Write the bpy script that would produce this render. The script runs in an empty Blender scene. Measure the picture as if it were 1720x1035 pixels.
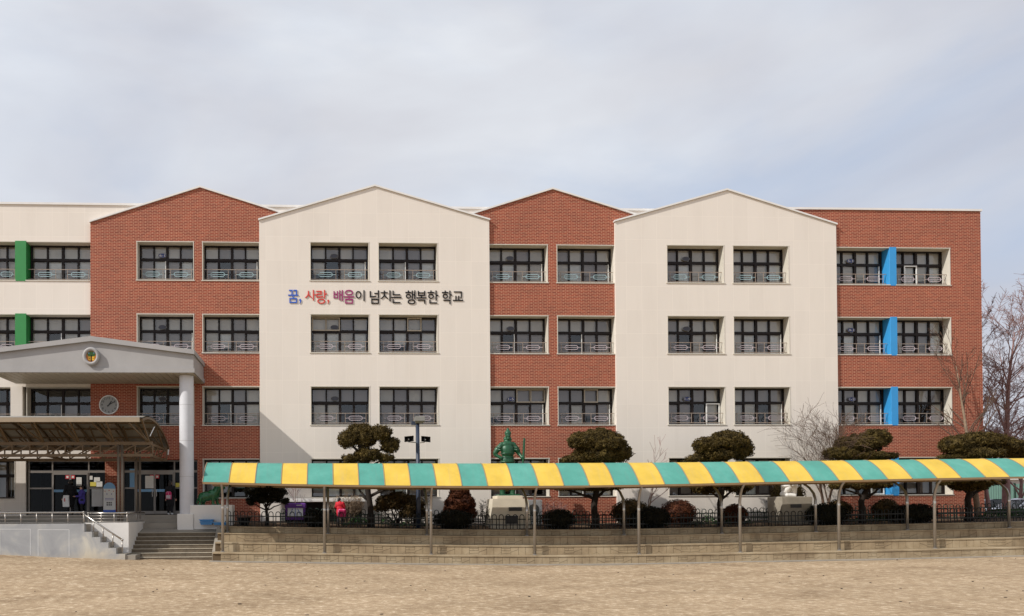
import bpy, bmesh, math, random
import numpy as np
from mathutils import Vector, Matrix, Quaternion

R = math.radians
sc = bpy.context.scene
COL = sc.collection
rng = np.random.default_rng(7)
random.seed(7)

# ------------------------------------------------------------------ camera
F, CXP, CYP = 1350.0, 600.257, 842.463          # focal length and optical axis in photo pixels (1720 wide)
CAMZ = 2.15
yaw, tilt, roll = R(2.34711), R(0.64716), R(-0.29816)
cy_, sy_ = math.cos(yaw), math.sin(yaw)
ct_, st_ = math.cos(tilt), math.sin(tilt)
cr_, sr_ = math.cos(roll), math.sin(roll)
Rz = np.array([[cy_, -sy_, 0], [sy_, cy_, 0], [0, 0, 1]])
Rx = np.array([[1, 0, 0], [0, ct_, st_], [0, -st_, ct_]])
Ry = np.array([[cr_, 0, sr_], [0, 1, 0], [-sr_, 0, cr_]])
CR = Ry @ Rx @ Rz
cam_d = bpy.data.cameras.new('camera')
cam_d.sensor_fit = 'HORIZONTAL'
cam_d.sensor_width = 36.0
cam_d.lens = 36.0 * F / 1720.0
cam_d.shift_x = (860.0 - CXP) / 1720.0
cam_d.shift_y = (CYP - 517.5) / 1720.0
cam_d.clip_start = 0.1
cam_d.clip_end = 3000.0
cam = bpy.data.objects.new('camera', cam_d)
COL.objects.link(cam)
mw = Matrix.Identity(4)
for i in range(3):
    mw[i][0] = CR[0][i]; mw[i][1] = CR[2][i]; mw[i][2] = -CR[1][i]
mw[2][3] = CAMZ
cam.matrix_world = mw
sc.camera = cam

def U(px, py, Y):
    """world point at depth Y seen at photo pixel (px,py): used to survey sizes and positions"""
    d = CR.T @ np.array([(px - CXP) / F, 1.0, -(py - CYP) / F])
    s = Y / d[1]
    return (float(d[0] * s), Y, float(d[2] * s + CAMZ))
def UX(px, py, Y): return U(px, py, Y)[0]
def UZ(px, py, Y): return U(px, py, Y)[2]

# ------------------------------------------------------------------ light, sky, exposure
SUN = Vector((1.12, 0.51, -1.0)).normalized()   # direction the light travels
sun_d = bpy.data.lights.new('sun', 'SUN')
sun_d.energy = 4.0
sun_d.angle = R(0.6)
sun_d.color = (1.0, 0.96, 0.90)
sun = bpy.data.objects.new('sun', sun_d)
COL.objects.link(sun)
sun.location = (-40, -25, 45)
sun.rotation_euler = SUN.to_track_quat('-Z', 'Y').to_euler()
sc.view_settings.view_transform = 'Standard'
sc.view_settings.look = 'None'
sc.view_settings.gamma = 1.0
sc.view_settings.exposure = 0.0
sc.cycles.max_bounces = 8
sc.cycles.diffuse_bounces = 3
sc.cycles.transparent_max_bounces = 12
sc.cycles.sample_clamp_indirect = 6.0
sc.cycles.caustics_reflective = False
sc.cycles.caustics_refractive = False

W = bpy.data.worlds.new('World')
sc.world = W
W.use_nodes = True
nt = W.node_tree
nt.nodes.clear()
def N(nt, typ, **kw):
    n = nt.nodes.new(typ)
    for k, v in kw.items():
        if k.startswith('i_'):
            key = k[2:]
            n.inputs[int(key) if key.isdigit() else key.replace('_', ' ')].default_value = v
        else:
            setattr(n, k, v)
    return n
def L(nt, a, b): nt.links.new(a, b)
def ramp(nt, fac, stops, interp='LINEAR'):
    r = nt.nodes.new('ShaderNodeValToRGB')
    cr = r.color_ramp
    cr.interpolation = interp
    while len(cr.elements) < len(stops): cr.elements.new(0.5)
    for e, (p, c) in zip(cr.elements, stops):
        e.position = p
        e.color = (*c, 1) if len(c) == 3 else c
    L(nt, fac, r.inputs[0])
    return r.outputs[0]
def mixc(nt, fac, a, b, mode='MIX'):
    m = nt.nodes.new('ShaderNodeMix'); m.data_type = 'RGBA'; m.blend_type = mode
    for s, v in ((0, fac), (6, a), (7, b)):
        if isinstance(v, (int, float)): m.inputs[s].default_value = v
        elif isinstance(v, tuple): m.inputs[s].default_value = (*v, 1) if len(v) == 3 else v
        else: L(nt, v, m.inputs[s])
    return m.outputs[2]
def mathn(nt, op, a, b=None, clamp=False):
    m = nt.nodes.new('ShaderNodeMath'); m.operation = op; m.use_clamp = clamp
    for i, v in enumerate((a, b)):
        if v is None: continue
        if isinstance(v, (int, float)): m.inputs[i].default_value = v
        else: L(nt, v, m.inputs[i])
    return m.outputs[0]

sky = N(nt, 'ShaderNodeTexSky', sky_type='NISHITA', sun_disc=False)
sky.sun_elevation = math.asin(-SUN.z)
sky.sun_rotation = math.atan2(-SUN.x, -SUN.y)
sky.air_density = 1.0; sky.dust_density = 2.0
tc = N(nt, 'ShaderNodeTexCoord')
mp = N(nt, 'ShaderNodeMapping'); mp.inputs['Scale'].default_value = (1.0, 1.0, 2.3); mp.inputs['Location'].default_value = (0.35, 0.1, 0.2)
L(nt, tc.outputs['Generated'], mp.inputs[0])
n1 = N(nt, 'ShaderNodeTexNoise', i_Scale=2.2, i_Detail=6.0, i_Roughness=0.52, i_Distortion=0.35); L(nt, mp.outputs[0], n1.inputs[0])
n2 = N(nt, 'ShaderNodeTexNoise', i_Scale=2.3, i_Detail=5.0, i_Roughness=0.5, i_Distortion=0.3); 
mp2 = N(nt, 'ShaderNodeMapping'); mp2.inputs['Scale'].default_value = (1.0, 1.0, 2.6); mp2.inputs['Location'].default_value = (3.1, 1.7, 0.4)
L(nt, tc.outputs['Generated'], mp2.inputs[0]); L(nt, mp2.outputs[0], n2.inputs[0])
cloud = ramp(nt, n2.outputs[0], [(0.30, (5.9, 5.95, 6.5)), (0.46, (6.8, 6.95, 7.5)), (0.56, (7.3, 7.55, 8.1)), (0.70, (8.3, 8.6, 9.1))])
gap = ramp(nt, n1.outputs[0], [(0.36, (0.46, 0.46, 0.46)), (0.48, (0.14, 0.14, 0.14)), (0.60, (0.0, 0.0, 0.0))])
blue = mixc(nt, 0.72, sky.outputs[0], (4.3, 5.9, 8.6))
skyc = mixc(nt, gap, cloud, blue)
# the cloud deck is brighter on the sun's side of the sky (behind the camera)
dp = N(nt, 'ShaderNodeVectorMath', operation='DOT_PRODUCT'); L(nt, tc.outputs['Generated'], dp.inputs[0]); dp.inputs[1].default_value = tuple(-SUN)
g = N(nt, 'ShaderNodeMapRange'); g.interpolation_type = 'SMOOTHSTEP'
L(nt, dp.outputs['Value'], g.inputs[0]); g.inputs[1].default_value = 0.0; g.inputs[2].default_value = 1.0; g.inputs[3].default_value = 1.0; g.inputs[4].default_value = 1.12
vm = N(nt, 'ShaderNodeVectorMath', operation='SCALE'); L(nt, skyc, vm.inputs[0]); L(nt, g.outputs[0], vm.inputs['Scale'])
bg = N(nt, 'ShaderNodeBackground'); bg.inputs['Strength'].default_value = 0.1
L(nt, vm.outputs[0], bg.inputs[0])
out = N(nt, 'ShaderNodeOutputWorld'); L(nt, bg.outputs[0], out.inputs[0])

# ------------------------------------------------------------------ materials
def srgb(r, g, b):
    f = lambda c: (c / 255 / 12.92) if c / 255 <= 0.04045 else ((c / 255 + 0.055) / 1.055) ** 2.4
    return (f(r), f(g), f(b))
def newmat(name):
    m = bpy.data.materials.new(name); m.use_nodes = True
    nt = m.node_tree; nt.nodes.clear()
    o = N(nt, 'ShaderNodeOutputMaterial'); b = N(nt, 'ShaderNodeBsdfPrincipled')
    L(nt, b.outputs[0], o.inputs[0])
    return m, nt, b, o
def bump(nt, b, h, strength, dist=0.02):
    bp = N(nt, 'ShaderNodeBump'); bp.inputs['Strength'].default_value = strength; bp.inputs['Distance'].default_value = dist
    L(nt, h, bp.inputs['Height']); L(nt, bp.outputs[0], b.inputs['Normal'])
def plain(name, c, rough=0.6, metal=0.0, var=0.12, scale=3.0, bmp=0.0, bscale=40.0, spec=0.5):
    m, nt, b, o = newmat(name)
    t = N(nt, 'ShaderNodeTexCoord'); n = N(nt, 'ShaderNodeTexNoise', i_Scale=scale, i_Detail=6.0, i_Roughness=0.6); L(nt, t.outputs['Object'], n.inputs[0])
    lo = tuple(x * (1 - var) for x in c); hi = tuple(min(1, x * (1 + var)) for x in c)
    L(nt, ramp(nt, n.outputs[0], [(0.3, lo), (0.7, hi)]), b.inputs['Base Color'])
    b.inputs['Roughness'].default_value = rough; b.inputs['Metallic'].default_value = metal
    b.inputs['Specular IOR Level'].default_value = spec
    if bmp:
        n2 = N(nt, 'ShaderNodeTexNoise', i_Scale=bscale, i_Detail=4.0); L(nt, t.outputs['Object'], n2.inputs[0]); bump(nt, b, n2.outputs[0], bmp)
    return m
def xz_coord(nt):
    t = N(nt, 'ShaderNodeTexCoord'); s = N(nt, 'ShaderNodeSeparateXYZ'); L(nt, t.outputs['Object'], s.inputs[0])
    c = N(nt, 'ShaderNodeCombineXYZ'); ad = mathn(nt, 'ADD', s.outputs[0], s.outputs[1]); L(nt, ad, c.inputs[0]); L(nt, s.outputs[2], c.inputs[1])
    return t, c.outputs[0]
def brick_mat(name):
    m, nt, b, o = newmat(name)
    t, v = xz_coord(nt)
    br = N(nt, 'ShaderNodeTexBrick'); L(nt, v, br.inputs[0])
    br.inputs['Scale'].default_value = 1.0; br.inputs['Brick Width'].default_value = 0.225; br.inputs['Row Height'].default_value = 0.074
    br.inputs['Mortar Size'].default_value = 0.0080; br.inputs['Mortar Smooth'].default_value = 0.2; br.inputs['Bias'].default_value = 0.0
    br.inputs['Color1'].default_value = (*srgb(148, 64, 42), 1); br.inputs['Color2'].default_value = (*srgb(120, 46, 31), 1)
    br.inputs['Mortar'].default_value = (*srgb(204, 158, 128), 1)
    n = N(nt, 'ShaderNodeTexNoise', i_Scale=0.45, i_Detail=6.0, i_Roughness=0.6); L(nt, t.outputs['Object'], n.inputs[0])
    c = mixc(nt, 1.0, br.outputs[0], ramp(nt, n.outputs[0], [(0.3, (0.88, 0.88, 0.88)), (0.7, (1.06, 1.04, 1.02))]), 'MULTIPLY')
    L(nt, c, b.inputs['Base Color']); b.inputs['Roughness'].default_value = 0.85
    iv = mathn(nt, 'SUBTRACT', 1.0, br.outputs['Fac']); bump(nt, b, iv, 0.2, 0.006)
    return m
def cream_mat(name, base=(224, 215, 204)):
    m, nt, b, o = newmat(name)
    t, v = xz_coord(nt)
    br = N(nt, 'ShaderNodeTexBrick'); L(nt, v, br.inputs[0])
    br.offset = 0.0
    br.inputs['Scale'].default_value = 1.0; br.inputs['Brick Width'].default_value = 0.76; br.inputs['Row Height'].default_value = 1.15
    br.inputs['Mortar Size'].default_value = 0.011; br.inputs['Mortar Smooth'].default_value = 0.5
    c0 = srgb(*base)
    br.inputs['Color1'].default_value = (*c0, 1); br.inputs['Color2'].default_value = (*(x * 0.965 for x in c0), 1); br.inputs['Mortar'].default_value = (*(min(1, x * 1.07) for x in c0), 1)
    mp = N(nt, 'ShaderNodeMapping'); mp.inputs['Scale'].default_value = (1.6, 1.6, 0.22); L(nt, t.outputs['Object'], mp.inputs[0])
    n = N(nt, 'ShaderNodeTexNoise', i_Scale=1.0, i_Detail=7.0, i_Roughness=0.65); L(nt, mp.outputs[0], n.inputs[0])
    c = mixc(nt, 1.0, br.outputs[0], ramp(nt, n.outputs[0], [(0.25, (0.955, 0.95, 0.945)), (0.5, (1, 1, 1)), (0.75, (1.02, 1.02, 1.02))]), 'MULTIPLY')
    L(nt, c, b.inputs['Base Color']); b.inputs['Roughness'].default_value = 0.8
    w = N(nt, 'ShaderNodeTexBrick'); L(nt, v, w.inputs[0]); w.inputs['Scale'].default_value = 1.0; w.inputs['Brick Width'].default_value = 0.9; w.inputs['Row Height'].default_value = 0.075; w.inputs['Mortar Size'].default_value = 0.006
    bump(nt, b, mathn(nt, 'SUBTRACT', 1.0, w.outputs['Fac']), 0.12, 0.006)
    return m
def foliage_mat(name, c1, c2, c3):
    m, nt, b, o = newmat(name)
    t = N(nt, 'ShaderNodeTexCoord')
    n = N(nt, 'ShaderNodeTexNoise', i_Scale=4.0, i_Detail=3.0); L(nt, t.outputs['Object'], n.inputs[0])
    wn = N(nt, 'ShaderNodeTexNoise', i_Scale=24.0, i_Detail=2.0); L(nt, t.outputs['Object'], wn.inputs[0])
    f = mathn(nt, 'ADD', mathn(nt, 'MULTIPLY', n.outputs[0], 0.6), mathn(nt, 'MULTIPLY', wn.outputs[0], 0.4))
    L(nt, ramp(nt, f, [(0.36, c1), (0.5, c2), (0.64, c3)]), b.inputs['Base Color'])
    b.inputs['Roughness'].default_value = 0.75; b.inputs['Specular IOR Level'].default_value = 0.2
    return m
def glass_mat(name, refl=0.10, tint=(0.80, 0.84, 0.84)):
    m, nt, b, o = newmat(name); nt.nodes.remove(b)
    tr = N(nt, 'ShaderNodeBsdfTransparent'); tr.inputs[0].default_value = (*tint, 1)
    gl = N(nt, 'ShaderNodeBsdfGlossy'); gl.inputs['Roughness'].default_value = 0.03; gl.inputs[0].default_value = (0.9, 0.94, 0.96, 1)
    t = N(nt, 'ShaderNodeTexCoord'); n = N(nt, 'ShaderNodeTexNoise', i_Scale=0.7, i_Detail=1.0); L(nt, t.outputs['Object'], n.inputs[0])
    bp = N(nt, 'ShaderNodeBump'); bp.inputs['Strength'].default_value = 0.06; bp.inputs['Distance'].default_value = 0.1; L(nt, n.outputs[0], bp.inputs['Height']); L(nt, bp.outputs[0], gl.inputs['Normal'])
    lw = N(nt, 'ShaderNodeFresnel'); lw.inputs[0].default_value = 1.5
    f = mathn(nt, 'ADD', lw.outputs[0], refl - 0.04, True)
    mx = N(nt, 'ShaderNodeMixShader'); L(nt, f, mx.inputs[0]); L(nt, tr.outputs[0], mx.inputs[1]); L(nt, gl.outputs[0], mx.inputs[2]); L(nt, mx.outputs[0], o.inputs[0])
    return m
def fabric_mat(name, c, rough=0.8):
    m, nt, b, o = newmat(name)
    t = N(nt, 'ShaderNodeTexCoord'); w = N(nt, 'ShaderNodeTexWave', i_Scale=5.5, i_Distortion=2.0, i_Detail=2.0); w.bands_direction = 'X'; L(nt, t.outputs['Object'], w.inputs[0])
    n = N(nt, 'ShaderNodeTexNoise', i_Scale=1.3, i_Detail=4.0); L(nt, t.outputs['Object'], n.inputs[0])
    f = mathn(nt, 'ADD', mathn(nt, 'MULTIPLY', w.outputs['Fac'], 0.35), mathn(nt, 'MULTIPLY', n.outputs[0], 0.65))
    L(nt, ramp(nt, f, [(0.25, tuple(x * 0.78 for x in c)), (0.75, tuple(min(1, x * 1.15) for x in c))]), b.inputs['Base Color'])
    b.inputs['Roughness'].default_value = rough
    return m

M = {}
M['brick'] = brick_mat('red_brick')
M['cream'] = cream_mat('cream_render')
M['coping'] = plain('white_metal_coping', srgb(222, 219, 215), 0.5, var=0.04)
M['trim'] = plain('white_window_trim', srgb(204, 197, 184), 0.6, var=0.04)
M['frame'] = plain('dark_brown_aluminium', srgb(27, 19, 17), 0.5, var=0.15, spec=0.25)
M['white_frame'] = plain('white_upvc', srgb(222, 222, 218), 0.45, var=0.04)
M['beige_frame'] = plain('beige_aluminium', srgb(168, 158, 142), 0.45, var=0.04)
M['alu'] = plain('grey_aluminium', srgb(140, 134, 128), 0.35, 0.3, var=0.06)
M['glass'] = glass_mat('window_glass', 0.085, (0.95, 0.96, 0.95))
M['doorglass'] = glass_mat('door_glass', 0.012, (0.30, 0.31, 0.30))
M['rail'] = plain('painted_steel_rail', srgb(158, 142, 128), 0.4, 0.2, var=0.06)
M['orn_blue'] = plain('pale_blue_paint', srgb(164, 192, 198), 0.4, var=0.04)
M['orn_pink'] = plain('pale_pink_paint', srgb(196, 182, 186), 0.4, var=0.04)
M['blind_grey'] = fabric_mat('grey_blind', srgb(212, 206, 196))
M['blind_dark'] = fabric_mat('dark_blind', srgb(158, 150, 148))
M['blind_light'] = fabric_mat('light_blind', srgb(238, 240, 238))
M['unlit_sheet'] = plain('painted_dark_room', srgb(30, 28, 28), 0.95)  # near-black sheet behind the glass, room darkness put into its colour
M['interior'] = plain('interior_plaster', srgb(150, 145, 138), 0.9)
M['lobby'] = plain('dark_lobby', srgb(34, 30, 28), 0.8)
M['green_pier'] = plain('green_paint', srgb(40, 128, 62), 0.55, var=0.05)
M['blue_pier'] = plain('blue_paint', srgb(52, 146, 208), 0.55, var=0.05)
M['concrete'] = plain('grey_concrete', srgb(148, 140, 128), 0.85, var=0.14, scale=1.5, bmp=0.15)
M['portico'] = plain('grey_painted_concrete', srgb(160, 157, 155), 0.7, var=0.09, scale=0.8, bmp=0.08)
M['column'] = plain('pale_grey_column', srgb(204, 204, 208), 0.6, var=0.04)
M['white_paint'] = plain('white_wall_paint', srgb(224, 220, 214), 0.7, var=0.05, scale=1.2)
M['steel'] = plain('stainless_steel', srgb(190, 186, 180), 0.25, 0.85, var=0.05)
M['post'] = plain('brushed_steel_post', srgb(160, 154, 147), 0.32, 0.6, var=0.08)
M['tan_steel'] = plain('brown_painted_steel', srgb(104, 86, 62), 0.5, var=0.12, scale=5)
M['bark'] = plain('dark_bark', srgb(34, 25, 18), 0.9, var=0.3, scale=9, bmp=0.4)
M['bark_mid'] = plain('brown_twigs', srgb(92, 72, 58), 0.9, var=0.25, scale=6)
M['bark_red'] = plain('reddish_twigs', srgb(136, 104, 98), 0.9, var=0.2, scale=4)
M['bark_pale'] = plain('pale_bark', srgb(132, 112, 92), 0.9, var=0.3, scale=6, bmp=0.4)
M['juniper'] = foliage_mat('olive_juniper', srgb(40, 33, 14), srgb(72, 59, 27), srgb(98, 82, 40))
M['dark_leaf'] = foliage_mat('dark_evergreen', srgb(14, 15, 10), srgb(24, 24, 15), srgb(36, 33, 20))
M['red_leaf'] = foliage_mat('red_brown_arborvitae', srgb(40, 20, 12), srgb(72, 38, 22), srgb(100, 58, 34))
M['olive_leaf'] = foliage_mat('olive_shrub', srgb(36, 29, 14), srgb(64, 51, 26), srgb(94, 72, 38))
M['ivy'] = foliage_mat('green_groundcover', srgb(24, 44, 24), srgb(44, 74, 38), srgb(70, 96, 54))
M['bronze'] = plain('green_painted_bronze', srgb(28, 78, 50), 0.38, 0.1, var=0.3, scale=7, bmp=0.15, bscale=25)
M['tiger'] = plain('dark_green_glazed', srgb(26, 84, 48), 0.22, 0.1, var=0.45, scale=9)
M['granite'] = plain('weathered_granite', srgb(150, 142, 128), 0.8, var=0.18, scale=2.5, bmp=0.15)
M['pedestal'] = plain('cream_stone', srgb(206, 196, 176), 0.75, var=0.08, scale=2)
M['marble'] = plain('white_marble', srgb(236, 236, 234), 0.5, var=0.03)
M['plaque'] = plain('black_plaque', srgb(28, 26, 24), 0.4)
M['fence'] = plain('dark_green_fence', srgb(12, 18, 15), 0.5, var=0.15)
M['fence_back'] = plain('green_fence', srgb(20, 44, 30), 0.5, var=0.15)
M['navy'] = plain('navy_pole', srgb(42, 52, 70), 0.45, var=0.08)
M['lampgrey'] = plain('grey_lamp_housing', srgb(120, 118, 112), 0.5)
M['black'] = plain('black_plastic', srgb(26, 26, 28), 0.5)
M['purple'] = plain('purple_fabric', srgb(92, 44, 128), 0.65, var=0.15, scale=6)
M['blue_box'] = plain('blue_plastic', srgb(66, 132, 190), 0.4, var=0.05)
M['paper'] = plain('paper', srgb(222, 220, 214), 0.8, var=0.03)
M['yellow_paper'] = plain('yellow_paper', srgb(218, 200, 90), 0.8, var=0.03)
M['sky_sticker'] = plain('blue_sticker', srgb(128, 176, 216), 0.6, var=0.03)
M['red_sign'] = plain('red_sign', srgb(196, 52, 60), 0.6, var=0.03)
def sheet_mat(name, c):
    m, nt, b, o = newmat(name)
    t = N(nt, 'ShaderNodeTexCoord')
    n = N(nt, 'ShaderNodeTexNoise', i_Scale=0.9, i_Detail=7.0, i_Roughness=0.65); L(nt, t.outputs['Object'], n.inputs[0])
    mp = N(nt, 'ShaderNodeMapping'); mp.inputs['Scale'].default_value = (9.0, 0.8, 0.8); L(nt, t.outputs['Object'], mp.inputs[0])
    st = N(nt, 'ShaderNodeTexNoise', i_Scale=1.0, i_Detail=5.0, i_Roughness=0.6); L(nt, mp.outputs[0], st.inputs[0])
    k = ramp(nt, n.outputs[0], [(0.3, tuple(x * 0.86 for x in c)), (0.5, c), (0.7, tuple(min(1, x * 1.1 + 0.02) for x in c))])
    grey = sum(c) / 3
    k = mixc(nt, ramp(nt, st.outputs[0], [(0.5, (0, 0, 0)), (0.75, (0.35, 0.35, 0.35))]), k, tuple(0.55 * x + 0.45 * grey * 0.8 for x in c))
    L(nt, k, b.inputs['Base Color']); b.inputs['Roughness'].default_value = 0.6; b.inputs['Specular IOR Level'].default_value = 0.25
    w = N(nt, 'ShaderNodeTexNoise', i_Scale=2.5, i_Detail=2.0); L(nt, t.outputs['Object'], w.inputs[0]); bump(nt, b, w.outputs[0], 0.25, 0.05)
    return m
M['teal'] = sheet_mat('teal_canopy_sheet', srgb(84, 152, 138))
M['yellow'] = sheet_mat('yellow_canopy_sheet', srgb(212, 178, 74))
M['eave'] = plain('brown_eave_beam', srgb(138, 112, 78), 0.5, var=0.1)
M['rib'] = plain('rib_steel', srgb(150, 128, 104), 0.5, var=0.1)
M['vault'] = plain('smoked_polycarbonate', srgb(150, 146, 136), 0.35, var=0.1, scale=1.5)
M['skin'] = plain('skin', srgb(214, 170, 144), 0.55, var=0.04)
M['hair'] = plain('black_hair', srgb(28, 22, 20), 0.5)
M['black_cloth'] = plain('black_cloth', srgb(24, 24, 27), 0.9)
M['purple_coat'] = plain('purple_coat', srgb(72, 62, 150), 0.8, var=0.1, scale=9)
M['red_coat'] = plain('red_coat', srgb(206, 36, 52), 0.8, var=0.1, scale=9)
M['shoe_white'] = plain('white_shoes', srgb(226, 226, 226), 0.6)
M['shoe'] = plain('black_shoes', srgb(22, 20, 20), 0.5)
M['tyre'] = plain('tyre_rubber', srgb(24, 24, 25), 0.85)
M['car_white'] = plain('white_car_paint', srgb(222, 222, 228), 0.2, var=0.02)
M['car_dark'] = plain('dark_car_paint', srgb(60, 66, 72), 0.2, var=0.02)
M['carglass'] = plain('dark_car_glass', srgb(20, 24, 27), 0.08)
M['teal_mesh'] = plain('pale_green_mesh_fence', srgb(116, 150, 136), 0.6, var=0.05)
M['let_blue'] = plain('blue_letter', srgb(46, 92, 188), 0.4, var=0.03)
M['let_red'] = plain('red_letter', srgb(206, 62, 52), 0.4, var=0.03)
M['let_navy'] = plain('navy_plate', srgb(48, 62, 112), 0.5, var=0.03)
M['let_purple'] = plain('magenta_letter', srgb(150, 38, 104), 0.4, var=0.03)
M['let_black'] = plain('charcoal_letter', srgb(30, 28, 28), 0.5, var=0.03, spec=0.2)
M['clockface'] = plain('grey_clock_face', srgb(150, 150, 148), 0.4, var=0.02)
M['emb_green'] = plain('emblem_green', srgb(62, 108, 40), 0.35, var=0.1)
M['emb_orange'] = plain('emblem_orange', srgb(184, 108, 30), 0.35, var=0.1)
M['emb_yellow'] = plain('emblem_yellow', srgb(226, 172, 44), 0.35, var=0.05)
M['plate'] = plain('dark_slate_plate', srgb(58, 60, 72), 0.5)
M['soffit'] = plain('beige_metal_soffit', srgb(170, 158, 140), 0.5, var=0.08)
M['gutter'] = plain('tan_gutter', srgb(150, 134, 112), 0.5, var=0.08)
M['riser_concrete'] = plain('dark_concrete_riser', srgb(104, 92, 76), 0.9, var=0.25, scale=4, bmp=0.15)  # darker brown-grey tone for the step fronts
M['treadtop'] = plain('pale_concrete_tread', srgb(172, 162, 144), 0.85, var=0.15, scale=3, bmp=0.1)  # paler tone for the step tops
M['vault_post'] = plain('grey_steel_post', srgb(120, 110, 98), 0.45, 0.2, var=0.08)
M['terracotta'] = plain('terracotta_pot', srgb(150, 84, 60), 0.8)

def polka_mat():
    m, nt, b, o = newmat('pink_polka_dots')
    t = N(nt, 'ShaderNodeTexCoord'); v = N(nt, 'ShaderNodeTexVoronoi', i_Scale=17.0); v.inputs['Randomness'].default_value = 0.35; L(nt, t.outputs['Object'], v.inputs[0])
    L(nt, ramp(nt, v.outputs['Distance'], [(0.0, srgb(226, 190, 206)), (0.27, srgb(226, 190, 206)), (0.33, srgb(196, 30, 96))], 'LINEAR'), b.inputs['Base Color'])
    b.inputs['Roughness'].default_value = 0.7
    return m
M['polka'] = polka_mat()

def ground_mat():
    m, nt, b, o = newmat('packed_sand')
    t = N(nt, 'ShaderNodeTexCoord')
    def noise(scale, det, rough=0.6, sx=1, sy=1, dist=0.0):
        mp = N(nt, 'ShaderNodeMapping'); mp.inputs['Scale'].default_value = (sx, sy, 1); L(nt, t.outputs['Object'], mp.inputs[0])
        n = N(nt, 'ShaderNodeTexNoise', i_Scale=scale, i_Detail=det, i_Roughness=rough, i_Distortion=dist); L(nt, mp.outputs[0], n.inputs[0]); return n.outputs[0]
    a = noise(0.42, 7, 0.68, 0.8, 1.0, 0.5); c = noise(4.6, 10, 0.82, 1.0, 0.9, 0.1); d = noise(42.0, 5, 0.75)
    base = ramp(nt, c, [(0.28, srgb(112, 93, 72)), (0.42, srgb(148, 126, 100)), (0.53, srgb(168, 146, 118)), (0.66, srgb(216, 198, 172))])
    base = mixc(nt, 1.0, base, ramp(nt, a, [(0.32, (0.76, 0.74, 0.72)), (0.5, (1, 1, 1)), (0.66, (1.14, 1.15, 1.17))]), 'MULTIPLY')
    base = mixc(nt, 1.0, base, ramp(nt, d, [(0.25, (0.60, 0.58, 0.56)), (0.45, (1, 1, 1)), (0.7, (1.12, 1.12, 1.12))]), 'MULTIPLY')
    sp = noise(5.5, 2, 0.5, 0.7, 1.2)
    base = mixc(nt, ramp(nt, sp, [(0.735, (0, 0, 0)), (0.78, (0.75, 0.75, 0.75))]), base, srgb(72, 54, 36))
    L(nt, base, b.inputs['Base Color']); b.inputs['Roughness'].default_value = 0.95; b.inputs['Specular IOR Level'].default_value = 0.15
    hb = mathn(nt, 'ADD', mathn(nt, 'MULTIPLY', c, 1.0), mathn(nt, 'MULTIPLY', d, 0.25))
    bump(nt, b, hb, 0.35, 0.03)
    return m
M['sand'] = ground_mat()
def soil_mat():
    m, nt, b, o = newmat('garden_soil')
    t = N(nt, 'ShaderNodeTexCoord'); n = N(nt, 'ShaderNodeTexNoise', i_Scale=3.0, i_Detail=8.0, i_Roughness=0.7); L(nt, t.outputs['Object'], n.inputs[0])
    L(nt, ramp(nt, n.outputs[0], [(0.3, srgb(48, 35, 24)), (0.5, srgb(84, 64, 44)), (0.7, srgb(112, 92, 64))]), b.inputs['Base Color']); b.inputs['Roughness'].default_value = 0.95
    bump(nt, b, n.outputs[0], 0.6, 0.05)
    return m
M['soil'] = soil_mat()
def tier_mat():
    m, nt, b, o = newmat('stamped_concrete')
    t = N(nt, 'ShaderNodeTexCoord'); n = N(nt, 'ShaderNodeTexNoise', i_Scale=0.9, i_Detail=8.0, i_Roughness=0.65); L(nt, t.outputs['Object'], n.inputs[0])
    mp = N(nt, 'ShaderNodeMapping'); mp.inputs['Scale'].default_value = (2.2, 1, 0.25); L(nt, t.outputs['Object'], mp.inputs[0])
    s = N(nt, 'ShaderNodeTexNoise', i_Scale=1.0, i_Detail=5.0); L(nt, mp.outputs[0], s.inputs[0])
    c = ramp(nt, n.outputs[0], [(0.3, srgb(130, 111, 86)), (0.5, srgb(160, 141, 112)), (0.72, srgb(184, 167, 138))])
    c = mixc(nt, ramp(nt, s.outputs[0], [(0.62, (0, 0, 0)), (0.74, (0.55, 0.55, 0.55))]), c, srgb(92, 76, 56))
    L(nt, c, b.inputs['Base Color']); b.inputs['Roughness'].default_value = 0.9; bump(nt, b, n.outputs[0], 0.25, 0.03)
    return m
M['tier'] = tier_mat()
M['groove'] = plain('dark_groove', srgb(96, 79, 57), 0.95)
def oldwall_mat():
    m, nt, b, o = newmat('patched_painted_wall')
    t = N(nt, 'ShaderNodeTexCoord'); n = N(nt, 'ShaderNodeTexNoise', i_Scale=0.8, i_Detail=7.0, i_Roughness=0.6, i_Distortion=0.6); L(nt, t.outputs['Object'], n.inputs[0])
    s = N(nt, 'ShaderNodeSeparateXYZ'); L(nt, t.outputs['Object'], s.inputs[0])
    c = ramp(nt, n.outputs[0], [(0.3, srgb(142, 143, 146)), (0.5, srgb(160, 161, 162)), (0.58, srgb(172, 171, 168)), (0.68, srgb(200, 195, 182))])
    f = mathn(nt, 'SUBTRACT', mathn(nt, 'MULTIPLY', n.outputs[0], 1.1), mathn(nt, 'MULTIPLY', s.outputs[2], 0.9))
    c = mixc(nt, ramp(nt, f, [(0.2, (0, 0, 0)), (0.75, (0.85, 0.85, 0.85))]), c, srgb(190, 178, 156))
    L(nt, c, b.inputs['Base Color']); b.inputs['Roughness'].default_value = 0.8
    return m
M['oldwall'] = oldwall_mat()

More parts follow.
